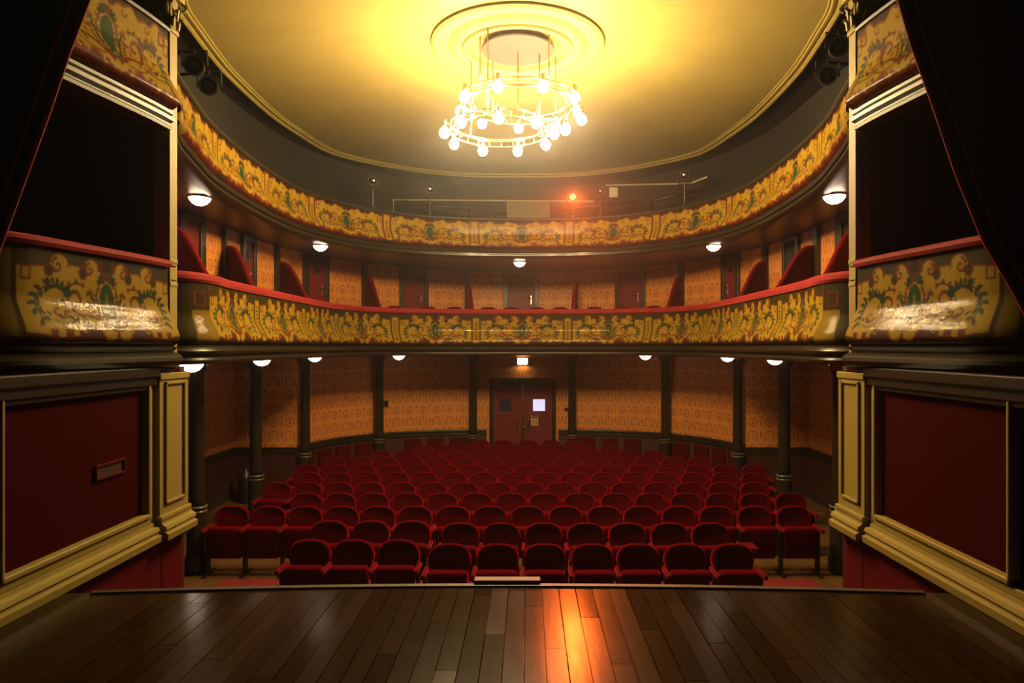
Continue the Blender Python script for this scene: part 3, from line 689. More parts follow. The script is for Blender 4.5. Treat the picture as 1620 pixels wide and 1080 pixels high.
x, y = WG.at(WG.px(611)); o = bxo('thermostat', -.06, .06, -.04, 0, -.07, .07, M['black'], bev=.01); o.location = (x-.0, y-.03, 1.72); tag(o, 'small black control box on the stalls wallpaper beside a dark column', 'wall box')
x, y = WG.at(WG.px(896)); o = bxo('alarm_button', -.05, .05, -.05, 0, -.03, .03, M['redboard'], bev=.01); o.location = (x, y-.02, 1.52); tag(o, 'small red alarm button on the wallpaper beside the stalls door', 'button')
# exit lamp over the door
el = thing('exit_lamp', 'box shaped lit lamp on the wallpaper above the stalls double door', 'lamp', (0, pw-.12, 2.62))
b = BM(); box(b, -.13, .13, -.08, .08, .02, .17, .03); obj('glass_cover', b, M['exit'], el)
b = BM(); box(b, -.15, -.125, -.09, .11, 0, .19, .008); box(b, .125, .15, -.09, .11, 0, .19, .008); box(b, -.15, .15, .08, .12, 0, .19, .008); obj('housing', b, M['black'], el)
# wall seat pads (tip-up seats folded against the stalls wall)
padM = new_mat('wall_pad_velvet', (.055, .001, .002), .9, spec=.05, sheen=.3, sheen_tint=(.7, .02, .04)); padP = new_mat('reddish_wood_slip', (.06, .012, .008), .5)
pk = {-1: 0, 1: 0}
for s in (-1, 1):
    tcur = 1.62
    while tcur < WG.len-.4:
        if abs(abs(WG.at(tcur)[0])-3.36) < .34 and WG.at(tcur)[1] > 15.5: tcur += .1; continue
        p = WG.at(s*tcur); n_ = WG.normal(s*tcur); rz = math.atan2(n_[0], -n_[1])
        t = thing('folding_chair', 'dark red tip-up seat against the stalls wall, %s %s of the double door' % (ORD[pk[s]], sd[s]), 'seat', (p[0]+n_[0]*.03, p[1]+n_[1]*.03, .30), rz, 'tip-up seats folded against the stalls wall')
        b = BM(); box(b, -.20, .20, -.08, -.01, .0, .53, .03); obj('pad', b, padM, t)
        b = BM(); box(b, .22, .33, -.03, 0, -.05, .54, .008); obj('wooden_slip', b, padP, t)
        pk[s] += 1; tcur += .57
# dark object standing in the left aisle: fire extinguisher
fe = thing('fire_extinguisher', 'dark fire extinguisher standing by the left aisle wall behind the second column', 'extinguisher', (-5.45, 13.5, 0))
b = BM(); lathe(b, [(.001, 0), (.12, 0), (.13, .03), (.13, .48), (.10, .58), (.04, .63), (.04, .68), (.001, .68)], n=24); obj('cylinder', b, M['black'], fe, smooth=True)
b = BM(); box(b, -.02, .02, -.10, .05, .68, .74, .008); tube(b, [(.04, 0, .66), (.12, 0, .58), (.15, 0, .35), (.14, 0, .15)], .014); obj('hose', b, M['black'], fe)

# ------------------------------------------------------------------ iron columns of the stalls
def column():
    t = thing('iron_column', '', 'column')
    b = BM(); lathe(b, [(.105, .92), (.10, 1.0), (.095, 2.70), (.12, 2.74), (.14, 2.80), (.15, 2.885)], n=24); obj('shaft', b, M['olive'], t, smooth=True)
    b = BM(); lathe(b, [(.13, 0), (.13, .04), (.155, .05), (.155, .20), (.14, .24), (.13, .26), (.125, .80), (.13, .86)], n=24); obj('base', b, M['olive'], t, auto=40)
    b = BM()
    for z in (.84, .90): torus(b, .118, .022, 0, 0, z, 24, 8)
    obj('ring_collar', b, new_mat('worn_collar', (.09, .07, .03), .16, spec=.9), t, smooth=True)
    return t
cols = [(4.38, 9.3), (4.47, 11.55), (4.42, 13.95), (3.36, 16.05), (1.22, 16.82)]
c0 = column()
for s in (-1, 1):
    for k, (x, y) in enumerate(cols):
        lab = 'dark green cast iron column under the %s side of the first tier, %s from the stage' % (sd[s], ORD[k])
        if s < 0 and k == 0: c0.location = (s*x, y, 0); c0['label'] = lab; c0['group'] = 'iron columns under the first tier'
        else: dup(c0, (s*x, y, 0), 0, lab)

# ------------------------------------------------------------------ bowl lamps under the tiers
def bowl_lamp(lit=True):
    t = thing('ceiling_lamp', '', 'lamp')
    b = BM(); lathe(b, [(.001, -.115), (.04, -.112), (.085, -.09), (.12, -.05), (.132, -.022), (.132, -.018), (.001, -.018)], n=24); obj('glass_bowl', b, M['bowl'] if lit else M['bowl_off'], t, smooth=True)
    b = BM(); lathe(b, [(.10, 0), (.145, 0), (.150, -.012), (.138, -.024), (.12, -.02)], n=24); obj('brass_rim', b, M['brass'], t, smooth=True)
    b = BM(); lathe(b, [(.001, -.135), (.010, -.13), (.012, -.118), (.001, -.112)], n=10); obj('finial', b, M['brass'], t)
    return t
def lamp_at(proto, px, py, zs, first, lab, grp, dd=None):
    d = dd or (CZ-(zs-.05))*F/(py-VY) if not dd else dd
    x = (px-VX)/F*d+CX; loc = (x, d, zs)
    if first: proto.location = loc; proto['label'] = lab; proto['group'] = grp; return proto
    return dup(proto, loc, 0, lab, grp)
LP = bowl_lamp()
g1 = 'bowl lamps under the first tier'; g2 = 'bowl lamps under the second tier'
for k, (px, py, d, s, q) in enumerate([(303, 595, 7.9, -1, 0), (414, 582, 10.4, -1, 1), (498, 576, 13.2, -1, 2), (631, 567, 15.2, -1, 3), (1021, 565, 15.3, 1, 3), (1151, 569, 13.3, 1, 2), (1226, 577, 11.0, 1, 1)]):
    lamp_at(LP, px, py, 2.90, k == 0, 'lit glass bowl lamp under the %s side of the first tier, %s from the stage' % (sd[s], ORD[q]), g1, d)
LO = bowl_lamp(False); lamp_at(LO, 1333, 590, 2.90, True, 'unlit glass bowl lamp under the first tier beside the front column', g1, 7.9)
for k, (px, py, d, s, q) in enumerate([(316, 319, 8.6, -1, 0), (507, 392, 12.7, -1, 1), (822, 414, 15.2, 0, 0), (1129, 391, 12.7, 1, 1), (1320, 314, 8.5, 1, 0)]):
    lab = 'lit glass bowl lamp under the second tier in front of the middle door' if s == 0 else 'lit glass bowl lamp under the %s side of the second tier, %s from the stage' % (sd[s], ORD[q])
    lamp_at(LP, px, py, 4.97, False, lab, g2, d)

# ------------------------------------------------------------------ rosette and chandelier
RC = (0.0, 9.05)
b = BM()
lathe(b, [(1.14, ZT), (1.14, ZT-.03), (1.10, ZT-.055), (1.06, ZT-.05), (1.05, ZT-.03), (1.02, ZT-.035), (.92, ZT-.03), (.90, ZT-.05), (.86, ZT-.085), (.80, ZT-.10), (.77, ZT-.07), (.74, ZT-.065), (.73, ZT-.10), (.69, ZT-.115), (.66, ZT-.09), (.655, ZT-.02), (.64, ZT-.004), (.1, ZT-.004)], RC[0], RC[1], n=96, cap=False)
o = obj('trim_30', b, M['plaster'], smooth=False, auto=30); struct(o)
o = None
b = BM(); lathe(b, [(.001, ZT-.10), (.47, ZT-.10), (.48, ZT-.09), (.48, ZT-.075), (.001, ZT-.075)], RC[0], RC[1]-.02, n=64); 
lathe(b, [(.06, ZT-.075), (.06, ZT-.003)], RC[0], RC[1]-.02, n=16)
dsc = obj('ceiling_disc', b, M['disc'], auto=30); tag(dsc, 'flat pinkish round plate in the middle of the ceiling rosette', 'ceiling plate')
ch = thing('chandelier', 'brass chandelier of two overlapping rings with glaring bulbs under the ceiling rosette', 'chandelier', (0, 0, 0))
Ru = (.02, 9.0, 6.30, .72); Rl = (-.24, 8.95, 5.93, .64)
def ring_part(nm, c):
    b = BM(); torus(b, c[3], .013, c[0], c[1], c[2]+.05); torus(b, c[3], .013, c[0], c[1], c[2]-.05); torus(b, c[3]*.86, .008, c[0], c[1], c[2])
    for k in range(24):
        a = 2*PI*k/24; p = (c[0]+c[3]*math.cos(a), c[1]+c[3]*math.sin(a)); tube(b, [(*p, c[2]-.05), (*p, c[2]+.05)], .006, 6)
    for k in range(12):
        a = 2*PI*k/12; tube(b, [(c[0]+c[3]*math.cos(a), c[1]+c[3]*math.sin(a), c[2]), (c[0]+c[3]*.86*math.cos(a), c[1]+c[3]*.86*math.sin(a), c[2])], .005, 6)
    return obj(nm, b, M['brass'], ch, smooth=True)
ring_part('upper_ring', Ru); ring_part('lower_ring', Rl)
for k in range(7):
    c = Ru if k < 4 else Rl; a = 2*PI*k/4+.65 if k < 4 else 2*PI*(k-4)/3+.3
    x, y = c[0]+c[3]*.86*math.cos(a), c[1]+c[3]*.86*math.sin(a)
    b = BM(); tube(b, [(x, y, c[2]), (x, y, ZT-.01)], .010, 8); obj('suspension_rod', b, M['brass'], ch, smooth=True)
b = BM(); tube(b, [(0, 9.03, 6.25), (0, 9.03, ZT-.08)], .012, 8); box(b, -.02, .02, 9.01, 9.05, 6.70, 6.76); obj('centre_rod', b, M['brass'], ch)
bulbs = []
for k in range(9):
    a = 2*PI*k/9+.2; R = .80; bulbs.append((Ru[0]+R*math.cos(a), Ru[1]+R*math.sin(a), Ru[2]-.02, Ru, a))
for k in range(9):
    a = 2*PI*k/9+.55; R = .72; bulbs.append((Rl[0]+R*math.cos(a), Rl[1]+R*math.sin(a), Rl[2]-.03, Rl, a))
bulbs.append((.83, 8.9, 6.10, Ru, -.1)); bulbs.append((.60, 8.55, 5.86, Rl, -.6))
for (x, y, z, c, a) in bulbs:
    b = BM(); lathe(b, [(.001, .10), (.024, .10), (.026, .02), (.018, .01), (.001, .01)], n=12, M=Matrix.Translation((x, y, z)))
    ix, iy = c[0]+c[3]*math.cos(a), c[1]+c[3]*math.sin(a); tube(b, [(x, y, z+.06), (ix, iy, c[2]+.03)], .007, 6)
    h = obj('lamp_holder', b, M['brass'], ch, smooth=True)
    b = BM(); lathe(b, [(.001, -.135), (.034, -.126), (.058, -.097), (.066, -.064), (.056, -.028), (.030, 0), (.016, .012)], n=14, M=Matrix.Translation((x, y, z))); obj('bulb', b, M['bulb'], h, smooth=True)

# ------------------------------------------------------------------ stage side walls, pilasters, stage boxes
def stage_side(s):
    L = sd[s]; W = 2.95
    def bx(b, x0, x1, y0, y1, z0, z1, bev=0): box(b, min(s*x0, s*x1), max(s*x0, s*x1), y0, y1, z0, z1, bev)
    nm = 'wall_left' if s < 0 else 'wall_right'
    b = BM(); bx(b, W+.03, W+.2, 3.55, 6.10, STZ, 2.9); struct(obj(nm, b, M['maroon']))
    b = BM(); bx(b, W+.0, W+.2, 4.40, 5.735, 0, STZ-.035); bx(b, W+.0, W+.2, 5.75, 6.10, 0, STZ-.035); struct(obj(nm, b, M['redboard']))
    b = BM(); bx(b, W-.03, W+.1, 4.42, 6.14, STZ-.06, STZ-.0); struct(obj('trim_31' if s < 0 else 'trim_32', b, M['black']))
    # cream base moulding, stepped profile swept along y
    def prof(nm2, pr, y0, y1, m=M['cream']):
        V = []; K = len(pr)
        for y in (y0, y1): V += [(s*(W-o), y, z) for o, z in pr]
        Fc = [(j, j+1, K+j+1, K+j) for j in range(K-1)]+[tuple(range(K)), tuple(range(2*K-1, K-1, -1))]
        o = mesh(nm2, V, Fc, m); struct(o); return o
    base = [(-.05, STZ), (.075, STZ), (.08, STZ+.05), (.055, STZ+.06), (.05, STZ+.075), (.065, STZ+.09), (.055, STZ+.115), (.025, STZ+.13), (.02, STZ+.155), (-.05, STZ+.155)]
    prof('baseboard_left' if s < 0 else 'baseboard_right', base, 3.5, 5.60)
    prof('baseboard_left' if s < 0 else 'baseboard_right', [(o+.04 if o > 0 else o, z+.0) for o, z in base], 5.63, 6.13)
    # panel frame
    b = BM()
    for (ya, yb, za, zb) in ((3.96, 5.52, 1.69, 1.73), (3.96, 3.99, 1.69, 2.78), (5.50, 5.54, 1.69, 2.78)): bx(b, W-.03, W+.05, ya, yb, za, zb, .012)
    for (ya, yb, za, zb) in ((3.5, 5.58, 1.635, 1.685), (5.545, 5.585, 1.64, 2.82)): bx(b, W-.012, W+.05, ya, yb, za, zb, .008)
    struct(obj('trim_33' if s < 0 else 'trim_34', b, M['cream']))
    b = BM(); bx(b, W-.035, W+.05, 3.5, 5.62, 2.76, 2.84, .01); bx(b, W-.015, W+.05, 3.5, 5.62, 2.725, 2.765, .01); bx(b, W-.06, W+.05, 3.5, 5.62, 2.83, 2.91, .01); struct(obj('trim_37' if s < 0 else 'trim_38', b, M['olive']))
    # pilaster
    b = BM(); bx(b, W-.045, W+.15, 5.63, 6.10, STZ+.155, 2.86)
    for (ya, yb, za, zb) in ((5.70, 6.03, 1.76, 1.785), (5.70, 6.03, 2.76, 2.785), (5.70, 5.725, 1.76, 2.785), (6.005, 6.03, 1.76, 2.785)): bx(b, W-.065, W+.0, ya, yb, za, zb, .006)
    bx(b, W-.07, W+.1, 5.61, 6.12, STZ+.155, STZ+.20, .012); bx(b, W-.06, W+.1, 5.62, 6.11, 2.80, 2.86, .012)
    # front face of the pilaster towards the house edge has its own panel
    struct(obj('trim_35' if s < 0 else 'trim_36', b, M['cream']))
    # recessed slot
    if s < 0:
        t = thing('wall_slot', 'narrow maroon framed slot set in the left stage wall panel', 'vent', (s*(W+.03), 5.07, 2.17))
        b = BM()
        for q in ((-.18, .18, .04, .055), (-.18, .18, -.055, -.04), (-.18, -.165, -.055, .055), (.165, .18, -.055, .055)): box(b, -.005, .022, q[0], q[1], q[2], q[3], .004)
        obj('frame', b, M['redboard'], t)
        b = BM(); box(b, -.004, .006, -.165, .165, -.04, .04); obj('slot_back', b, M['darkred'], t)
    # side box plan curve, from the post back towards the stage
    pts = [(2.95, 5.84), (2.97, 5.6), (3.02, 5.25), (3.07, 4.95), (3.12, 4.65), (3.17, 4.45), (3.27, 4.28), (3.48, 4.15), (3.9, 4.08), (4.5, 4.07)]
    pp = smooth_curve(pts, .03)
    class BC:
        def __init__(q): q.h = pp; q.L = np.r_[0, np.cumsum(np.linalg.norm(np.diff(pp, axis=0), axis=1))]; q.len = q.L[-1]
        def at(q, t): t = np.asarray(t, float); return np.stack([s*np.interp(t, q.L, pp[:, 0]), np.interp(t, q.L, pp[:, 1])], -1)
        def normal(q, t, e=.03):
            t = np.asarray(t, float); d = q.at(np.clip(t+e, 0, q.len))-q.at(np.clip(t-e, 0, q.len)); d /= np.linalg.norm(d, axis=-1, keepdims=True)+1e-9
            n = np.stack([d[..., 1], -d[..., 0]], -1); return n*(-1 if s*0+n.reshape(-1, 2)[0, 0]*s > 0 else 1)
    cv = BC(); PL = 1.46
    # painting: one cartouche panel
    def front(nm2, ztop, zbot, style, parent, nv=90):
        t = np.linspace(0, cv.len, 260); v = np.linspace(0, 1, nv); Tm, Vm = np.meshgrid(t, v, indexing='ij'); p = cv.at(t); nn = cv.normal(t); off = belly(v); z = ztop+(zbot-ztop)*v
        co = np.zeros((len(t), nv, 3)); co[..., 0] = p[:, 0][:, None]+nn[:, 0][:, None]*off[None]; co[..., 1] = p[:, 1][:, None]+nn[:, 1][:, None]*off[None]; co[..., 2] = z[None]
        c = samp(RAST[style][0], (Tm+.02)/PL, Vm); e = Tm > PL; c[e] = OCH*.35; e = Tm > PL+.12; c[e] = OLV*.7
        e = (Tm > PL-.02) & (Tm < PL+.02); c[e] = DBR
        if style == 2:
            for (a0, b0, a1, b1) in ((.05, .10, .14, .26),):
                m1 = (Tm > a0) & (Tm < a1) & (Vm > b0) & (Vm < b1) & ~((Tm > a0+.02) & (Tm < a1-.02) & (Vm > b0+.03) & (Vm < b1-.03)); c[m1] = RBR
        col = np.ones((len(t)*nv, 4)); col[:, :3] = c.reshape(-1, 3)
        I = np.arange(len(t)*nv).reshape(len(t), nv); q = np.stack([I[:-1, :-1], I[:-1, 1:], I[1:, 1:], I[1:, :-1]], -1).reshape(-1, 4)
        return mesh(nm2, co.reshape(-1, 3), q.tolist(), M['paint'], parent, smooth=True, col=col)
    tt = np.linspace(0, cv.len, 60)
    B1 = thing('stage_box', 'lower stage box with painted cartouche front and red rail on the %s' % L, 'theatre box', (0, 0, 0))
    front('painted_front', 3.76, 3.08, 1, B1)
    sweep('velvet_rail', cv, tt, [(-.10, 3.75), (.03, 3.755), (.045, 3.78), (.04, 3.805), (.01, 3.82), (-.08, 3.83), (-.20, 3.81), (-.20, 3.75)], M['velvet_rail'], B1, closed=True)
    sweep('ledge_moulding', cv, tt, [(-.1, 3.09), (.05, 3.09), (.09, 3.07), (.06, 3.05), (.05, 3.035), (.10, 3.02), (.135, 2.99), (.14, 2.96), (.12, 2.925), (.07, 2.905), (.04, 2.90), (.03, 2.86), (-.02, 2.84), (-.1, 2.84)], M['olive'], B1, closed=True)
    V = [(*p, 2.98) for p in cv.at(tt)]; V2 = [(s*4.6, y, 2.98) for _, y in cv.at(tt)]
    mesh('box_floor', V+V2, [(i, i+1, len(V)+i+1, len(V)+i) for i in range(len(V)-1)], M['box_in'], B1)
    B2 = thing('stage_box', 'upper stage box with faded painted front on the %s, above the lower box' % L, 'theatre box', (0, 0, 0))
    front('painted_front', 5.78, 5.10, 2, B2)
    sweep('moulding', cv, tt, [(-.1, 5.12), (.02, 5.10), (.05, 5.085), (.05, 5.06), (.03, 5.05), (.06, 5.03), (.06, 5.0), (.02, 4.985), (.02, 4.97), (.035, 4.955), (.03, 4.93), (-.02, 4.92), (-.1, 4.92)], new_mat('greyish_cream_moulding', (.10, .075, .035), .4), B2, closed=True)
    sweep('top_rail', cv, tt, [(-.08, 5.77), (.02, 5.77), (.03, 5.79), (.0, 5.80), (-.08, 5.80)], M['olivetrim'], B2, closed=True)
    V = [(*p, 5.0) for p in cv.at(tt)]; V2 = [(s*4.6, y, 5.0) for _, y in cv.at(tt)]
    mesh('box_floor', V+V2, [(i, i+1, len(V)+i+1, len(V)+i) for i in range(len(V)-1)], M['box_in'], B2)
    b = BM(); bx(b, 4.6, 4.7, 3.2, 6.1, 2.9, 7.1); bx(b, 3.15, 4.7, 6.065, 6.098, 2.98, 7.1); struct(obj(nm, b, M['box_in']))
    # slim cream post with capital
    pt = thing('box_post', 'slim cream square post with leafy capital at the %s stage boxes' % L, 'post', (s*3.02, 5.945, 0))
    b = BM(); box(b, -.065, .065, -.06, .06, 2.9, 5.82); obj('shaft', b, M['cream'], pt)
    b = BM(); box(b, -.072, .072, -.067, .067, 3.60, 3.64, .01); box(b, -.072, .072, -.067, .067, 3.80, 3.84, .01); 
    for z in (3.66, 3.78): lathe(b, [(.05, z-.02), (.085, z), (.05, z+.02)], n=12)
    obj('ring_moulding', b, M['cream'], pt)
    b = BM(); box(b, -.08, .08, -.075, .075, 5.80, 5.84, .012); box(b, -.075, .075, -.07, .07, 5.84, 6.10); box(b, -.115, .115, -.11, .11, 6.10, 6.16, .012)
    for k in range(12):    # acanthus leaves
        a = 2*PI*k/12; r0 = .085; d = Vector((math.cos(a), math.sin(a), 0)); zz = 5.85 if k % 2 else 5.93
        tube(b, [d*r0+Vector((0, 0, zz)), d*(r0+.012)+Vector((0, 0, zz+.07)), d*(r0+.045)+Vector((0, 0, zz+.10)), d*(r0+.05)+Vector((0, 0, zz+.08))], [.022, .020, .014, .006], 6)
    for a in (PI/4, 3*PI/4, 5*PI/4, 7*PI/4):
        d = Vector((math.cos(a), math.sin(a), 0)); tube(b, [d*(.13+.035*math.cos(q))+Vector((0, 0, 6.07+.035*math.sin(q))) for q in np.linspace(-1.5, 4.5, 14)], .013, 6)
    obj('capital', b, M['cream'], pt, auto=40)
stage_side(-1); stage_side(1)

# ------------------------------------------------------------------ stage curtains (tied back drapes)
def drape(s, edge, d, label):
    """edge: pixel points of the drape's inner edge, built at its own distance in front of the boxes"""
    E = np.array([((px-VX)/F*d+CX, CZ+(VY-py)/F*d) for px, py in edge]); dd = np.r_[0, np.cumsum(np.linalg.norm(np.diff(E, axis=0), axis=1))]
    q = np.linspace(0, dd[-1], 90); E = np.c_[np.interp(q, dd, E[:, 0]), np.interp(q, dd, E[:, 1])]
    # hang the rest of the cloth outwards from the edge in vertical folds
    N, K = len(E), 80; V = []
    for i in range(N):
        for j in range(K):
            u = j/(K-1); x = E[i, 0]+s*u*3.0*(.35+.65*1); z = E[i, 1]+.25*u*(1-i/N); fold = .10*math.sin(u*38+i*.018*(1+u*3))*min(1, u*12)
            V.append((x, d-.05+fold+.02*u, z))
    Fc = [(i*K+j, i*K+j+1, (i+1)*K+j+1, (i+1)*K+j) for i in range(N-1) for j in range(K-1)]
    t = thing('stage_curtain', label, 'curtain', (0, 0, 0))
    m = mesh('cloth', V, Fc, M['drape'], t, smooth=True)
    md = m.modifiers.new('th', 'SOLIDIFY'); md.thickness = .012
    b = BM(); tube(b, [(x-s*.004, d-.05, z) for x, z in E], .011, 8); tube(b, [(x+s*.045, d-.075, z) for x, z in E], .007, 6); obj('red_piping', b, M['drape_edge'], t, smooth=True)
drape(-1, [(175, -60), (152, 0), (118, 90), (88, 180), (50, 285), (5, 408), (-25, 470), (-60, 520), (-90, 640), (-95, 1500)], 3.2, 'black stage drape with red edge, swept aside on the left')
drape(1, [(1392, -60), (1413, 0), (1436, 80), (1470, 175), (1505, 280), (1548, 385), (1590, 455), (1625, 520), (1680, 600), (1710, 700), (1715, 1500)], 3.2, 'black stage drape with red edge, swept aside on the right')

# ------------------------------------------------------------------ seats
def seat_mesh_back():
    b = BM(); W_, Hh = .238, .44
    def outline(ins, n=24):
        pts = [(-.214+ins, ins*.5), (.214-ins, ins*.5), (.216-ins, .17)]; hs = .25
        for i in range(n+1):
            a = PI*i/n; c = math.cos(a); sn = max(0, math.sin(a))
            pts.append(((W_-ins)*abs(c)**.72*(1 if c >= 0 else -1), hs+(Hh-hs-ins)*sn**.78))
        return pts+[(-.216+ins, .17)]
    loops = [(.012, .045), (0, .02), (0, -.02), (.006, -.042), (.016, -.050), (.026, -.044), (.030, -.039)]
    rings = [[b.verts.new((x, y, z)) for x, z in outline(i)] for i, y in loops]
    for p, q in zip(rings, rings[1:]):
        n = len(p)
        for k in range(n): b.faces.new((p[k], p[(k+1) % n], q[(k+1) % n], q[k]))
    b.faces.new(rings[0]); b.faces.new(rings[-1][::-1])
    return b
def make_seat(arms):
    t = thing('theatre_seat', '', 'seat')
    b = seat_mesh_back(); Mx = Matrix.Translation((0, 0, .445)) @ Matrix.Rotation(-.17, 4, 'X')
    for v in b.verts: v.co = Mx @ v.co
    obj('backrest', b, M['velvet'], t, auto=50)
    b = BM(); box(b, -.215, .215, -.06, .06, -.215, .215, .035, Matrix.Translation((0, -.16, .44)) @ Matrix.Rotation(.10, 4, 'X')); obj('folded_seat', b, M['velvet'], t, auto=50)
    for a in arms:
        b = BM(); box(b, a-.022, a+.022, -.34, .0, .60, .655, .014); obj('armrest', b, M['arm'], t, auto=50)
    for a in arms:
        b = BM(); box(b, a-.018, a+.018, -.20, -.10, .0, .60, .006); box(b, a-.022, a+.022, -.30, .04, 0, .03, .006); obj('leg', b, M['black'], t)
    return t
SA = make_seat((-.249,)); SB = make_seat((-.249, .249)); used = {'A': False, 'B': False}
rows = [
 (7.56, [489, 558, 630, 711, 787, 862, 937, 1010, 1085, 1160], 855),
 (8.47, [520, 586, 651, 728, 793, 860, 927, 993, 1060, 1125], 0),
 (9.36, [366, 424, 482, 540, 598, 656, 716, 775, 835, 895, 956, 1014, 1075, 1134, 1195, 1257], 0),
 (10.2, [484, 537, 590, 644, 699, 754, 808, 862, 917, 975, 1030, 1086, 1141, 1196, 1252], 0),
 (11.0, [437, 486, 535, 584, 634, 684, 734, 786, 838, 888, 939, 990, 1041, 1092, 1144, 1195], 0),
 (11.9, [487, 533, 579, 625, 671, 718, 765, 813, 861, 908, 956, 1004, 1051, 1099, 1147, 1195], 0),
 (12.7, [484, 529, 573, 617, 661, 704, 747, 791, 835, 879, 925, 970, 1015, 1060, 1105, 1149, 1194], 0),
 (13.6, [527, 569, 611, 651, 691, 732, 774, 815, 857, 899, 941, 983, 1025, 1066, 1107], 0),
 (14.4, [602, 641, 680, 720, 758, 797, 837, 876, 915, 955, 995, 1034], 0),
 (15.2, [669, 705, 742, 780, 817, 855, 892, 928, 966], 0),
 (16.0, [760, 796, 836, 872, 907], 0)]
# one wide aisle arm shelf as in the photo is added to the last seat of row two
for ri, (d, pxs, _) in enumerate(rows):
    n = len(pxs)
    for i, px in enumerate(pxs):
        dd = d
        if ri == 0 and i < 3: dd = d+.16
        if ri == 1 and i < 3: dd = d+.10
        x = (px-VX)/F*dd+CX
        lab = 'red velvet theatre seat, %s from the left in the %s row from the stage' % (ORD[i], ORD[ri])
        last = i == n-1 or (ri in (0, 1) and i == 2); k = 'B' if last else 'A'; pr = SB if last else SA
        loc = (x, dd+.0, .0025)
        if not used[k]: pr.location = loc; pr['label'] = lab; pr['group'] = 'red velvet stalls seats'; used[k] = True
        else: dup(pr, loc, 0, lab, 'red velvet stalls seats')
for s_ in (SA, SB): s_['group'] = 'red velvet stalls seats'
o = bxo('aisle_arm_shelf', -.10, .10, -.16, .10, 0, .015, M['arm'], bev=.004); x, y, z = P(1181, 866, 8.3); o.location = (x, y, .657); tag(o, 'flat red aisle shelf on the armrest at the right end of the second row', 'shelf')  # wide aisle arm shelf, a flat plate set on the armrest
# prompt cover on the stage edge
x0, x1 = (750-VX)/F*4.58+CX, (855-VX)/F*4.58+CX
pc = thing('stage_edge_board', 'pale wooden board lying along the middle of the stage edge', 'board', ((x0+x1)/2, 4.60, STZ))
b = BM(); box(b, -(x1-x0)/2, (x1-x0)/2, -.03, .05, 0.0, .035, .004); obj('board', b, new_mat('pale_board', (.22, .10, .05), .6, noise=.2, nscale=12), pc)
# seats showing over the first tier rail
t0 = None
tiers = [(q, 0) for q in (644, 686, 722, 772, 808, 850, 886, 935, 972, 1012)]
SA2 = make_seat((-.249,)); SA2.name = 'upholstered_chair'
for i, (px, g) in enumerate(tiers):
    tq = T1.px(px); p = T1.at(tq); n_ = T1.normal(tq); p = p-n_*.80; x = p[0]; rz = math.atan2(n_[0], -n_[1])
    lab = 'red seat showing above the first tier rail, %s from the left' % ORD[i]
    loc = (x, p[1], 3.12)
    if i == 0: SA2.location = loc; SA2.rotation_euler = (0, 0, rz); SA2['label'] = lab; SA2['group'] = 'first tier seats'
    else: dup(SA2, loc, rz, lab, 'first tier seats')

# ------------------------------------------------------------------ second tier equipment
def spot(px, py, d, lab, m='chrome', zb=5.82, r=.085, stand=True, hang=None, tilt=.5):
    x, y, z = P(px, py, d); t = thing('stage_spotlight', lab, 'spotlight', (x, y, 0), 0, 'theatre spotlights on the second tier')
    ang = math.atan2(-x, y+2); Mx = Matrix.Translation((0, 0, z)) @ Matrix.Rotation(ang, 4, 'Z') @ Matrix.Rotation(-tilt*.0, 4, 'X') @ Matrix.Rotation(PI/2+.25, 4, 'X')
    b = BM(); lathe(b, [(.001, -.22), (r*.6, -.22), (r*.8, -.16), (r, -.10), (r, .08), (r*1.08, .09), (r*1.08, .12), (r*.9, .12), (r*.88, .07)], n=20, M=Mx); obj('housing', b, M['black'], t, auto=40)
    b = BM(); lathe(b, [(.001, .10), (r*.5, .092), (r*.88, .07)], n=20, M=Mx); obj('lens', b, M[m], t, smooth=True)
    b = BM(); tube(b, [(r+.04, 0, z), (r+.04, 0, z-.17), (-r-.04, 0, z-.17), (-r-.04, 0, z)] if not hang else [(r+.04, 0, z), (r+.04, 0, z+.17), (-r-.04, 0, z+.17), (-r-.04, 0, z)], .012, 6); obj('yoke', b, M['black'], t)
    b = BM()
    if hang: tube(b, [(0, 0, z+.17), (math.copysign(4.66, x)-x, .2, z+.17)], .018, 8)
    else: tube(b, [(0, 0, z-.16), (0, 0, zb)], .018, 8); box(b, -.04, .04, -.04, .04, zb, zb+.05, .01)
    obj('wall_arm' if hang else 'pole', b, M['black'], t)
    return (x, y, z)
T2c = lambda px: T2.at(T2.px(px))[1]+.06
spot(590, 286, T2c(590), 'glinting black spotlight on the second tier, further left of two beyond the left handrail')
spot(680, 299, T2c(680), 'glinting black spotlight above the left handrail of the second tier')
spot(950, 303, T2c(950), 'dark spotlight just right of the glowing red lamp on the second tier')
spot(1083, 277, T2c(1083), 'glinting black spotlight on the second tier under the angled pipe')
rl = spot(906, 311, T2c(906), 'spotlight glowing bright red in the middle right of the second tier', m='redlens', r=.075)
l = bpy.data.lights.new('red_spotlight_beam', 'SPOT'); l.energy = 1300; l.color = (1, .13, .015); l.spot_size = .55; l.spot_blend = .6; l.shadow_soft_size = .05
lo = bpy.data.objects.new('red_spotlight_beam', l); C.objects.link(lo); lo.location = (rl[0]-.01, rl[1]-.20, rl[2]-.04); lo.rotation_euler = (Vector((.45, 2.6, STZ))-Vector(lo.location)).to_track_quat('-Z', 'Y').to_euler()
for (px, py, d, lab) in ((308, 105, 7.6, 'dark parcan hanging over the left side of the second tier, upper one'), (331, 137, 8.0, 'dark parcan hanging over the left side of the second tier, lower one'),
                         (1326, 76, 7.6, 'dark parcan hanging over the right side of the second tier, upper one'), (1309, 121, 8.2, 'dark parcan hanging over the right side of the second tier, lower one')):
    spot(px, py, d, lab, m='black', r=.10, hang=ZT+.03)
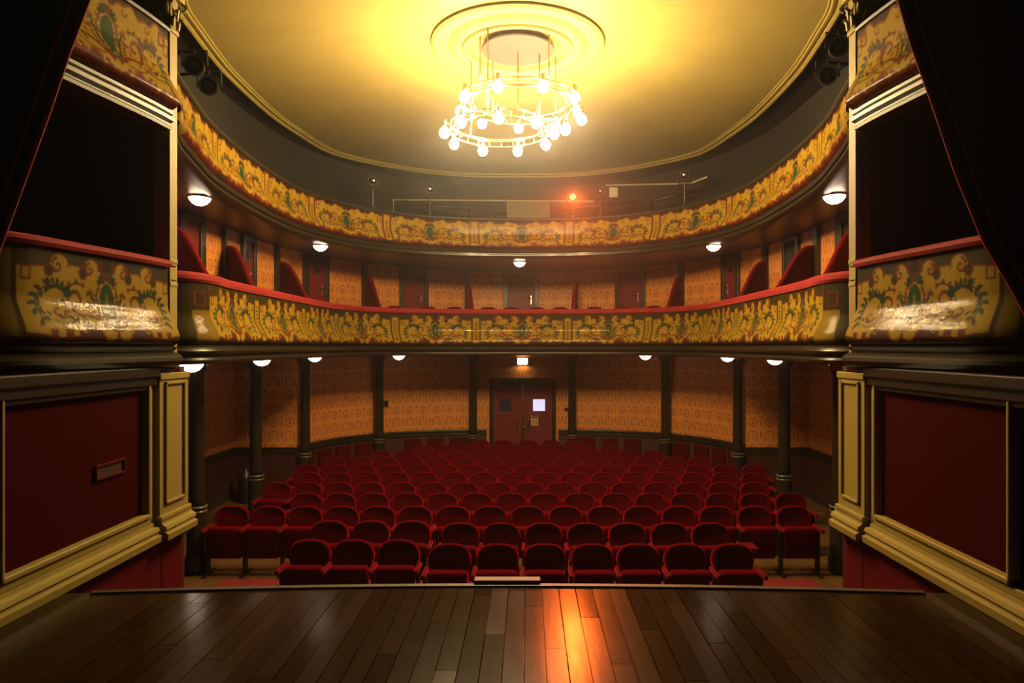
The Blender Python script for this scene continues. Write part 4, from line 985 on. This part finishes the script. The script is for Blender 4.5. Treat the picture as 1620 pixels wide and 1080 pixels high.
def pipe(pts, r, m, lab, name='conduit_pipe', cat='pipe'):
    b = BM(); tube(b, pts, r, 8); o = obj(name, b, m, smooth=True); tag(o, lab, cat)
def wp(px, py, off=.06): t = W1.px(px); p = W1.at(t)+W1.normal(t)*off; return (p[0], p[1], CZ+(VY-py)/F*p[1])
pipe([wp(620, 345), wp(620, 316)]+[wp(q, 316+(q-620)*.007) for q in range(640, 946, 20)], .022, M['pipe'], 'long pale pipe along the second tier back wall, bent down at its left end')
pipe([wp(q, 293-(q-960)*.02) for q in range(960, 1110, 15)]+[wp(1122, 280)], .022, M['pipe'], 'short pale pipe on the second tier back wall, angled up at its right end')
jb = wp(972, 303, .05); o = bxo('junction_box', -.10, .10, -.04, .04, -.14, .10, M['white'], bev=.01); o.location = jb; tag(o, 'small pale junction box hanging below the short pipe on the second tier wall', 'box')
def rail(pts, lab):
    t = thing('handrail', lab, 'handrail', (0, 0, 0)); 
    b = BM(); tube(b, pts, .035, 8); obj('bar', b, M['black'], t, smooth=True)
    e_ = pts[-1]; b = BM(); tube(b, [e_, (e_[0], e_[1], 5.07)], .03, 8); obj('upright', b, M['black'], t, smooth=True)
rail([P(640, 319, 15.6), P(742, 331, 15.6)], 'sloping black handrail on the second tier under the long pipe')
rail([P(1003, 319, 15.4), P(890, 331, 15.4)], 'sloping black handrail on the second tier beside the glowing red lamp')
rail([P(1112, 300, 14.6), P(1030, 318, 14.6)], 'sloping black handrail on the second tier below the angled pipe')
# control desk on the second tier
x, y, z = P(832, 335, 15.5); dk = thing('control_desk', 'lighting control desk with a shiny tilted screen in the middle of the second tier', 'desk', (x, y, 5.07))
b = BM(); box(b, -1.05, .95, -.05, .75, 0, .92, .02); obj('cabinet', b, M['dark'], dk)
b = BM(); box(b, -.45, .55, -.02, .02, 0, .42, .01, Matrix.Translation((0, .1, .95)) @ Matrix.Rotation(-.35, 4, 'X')); obj('screen', b, new_mat('shiny_desk_screen', (.35, .32, .22), .25, metal=.6), dk)
x2 = P(790, 335, 15.5)[0]-x
b = BM(); tube(b, [(x2-.17, -.1, .80), (x2-.17, -.1, 1.02), (x2+.17, -.1, 1.02), (x2+.17, -.1, .80)], .014, 8); obj('metal_bracket', b, M['steel'], dk)
for o in list(bpy.data.objects):
    if o.get('label') == '' : print('EMPTY LABEL', o.name)
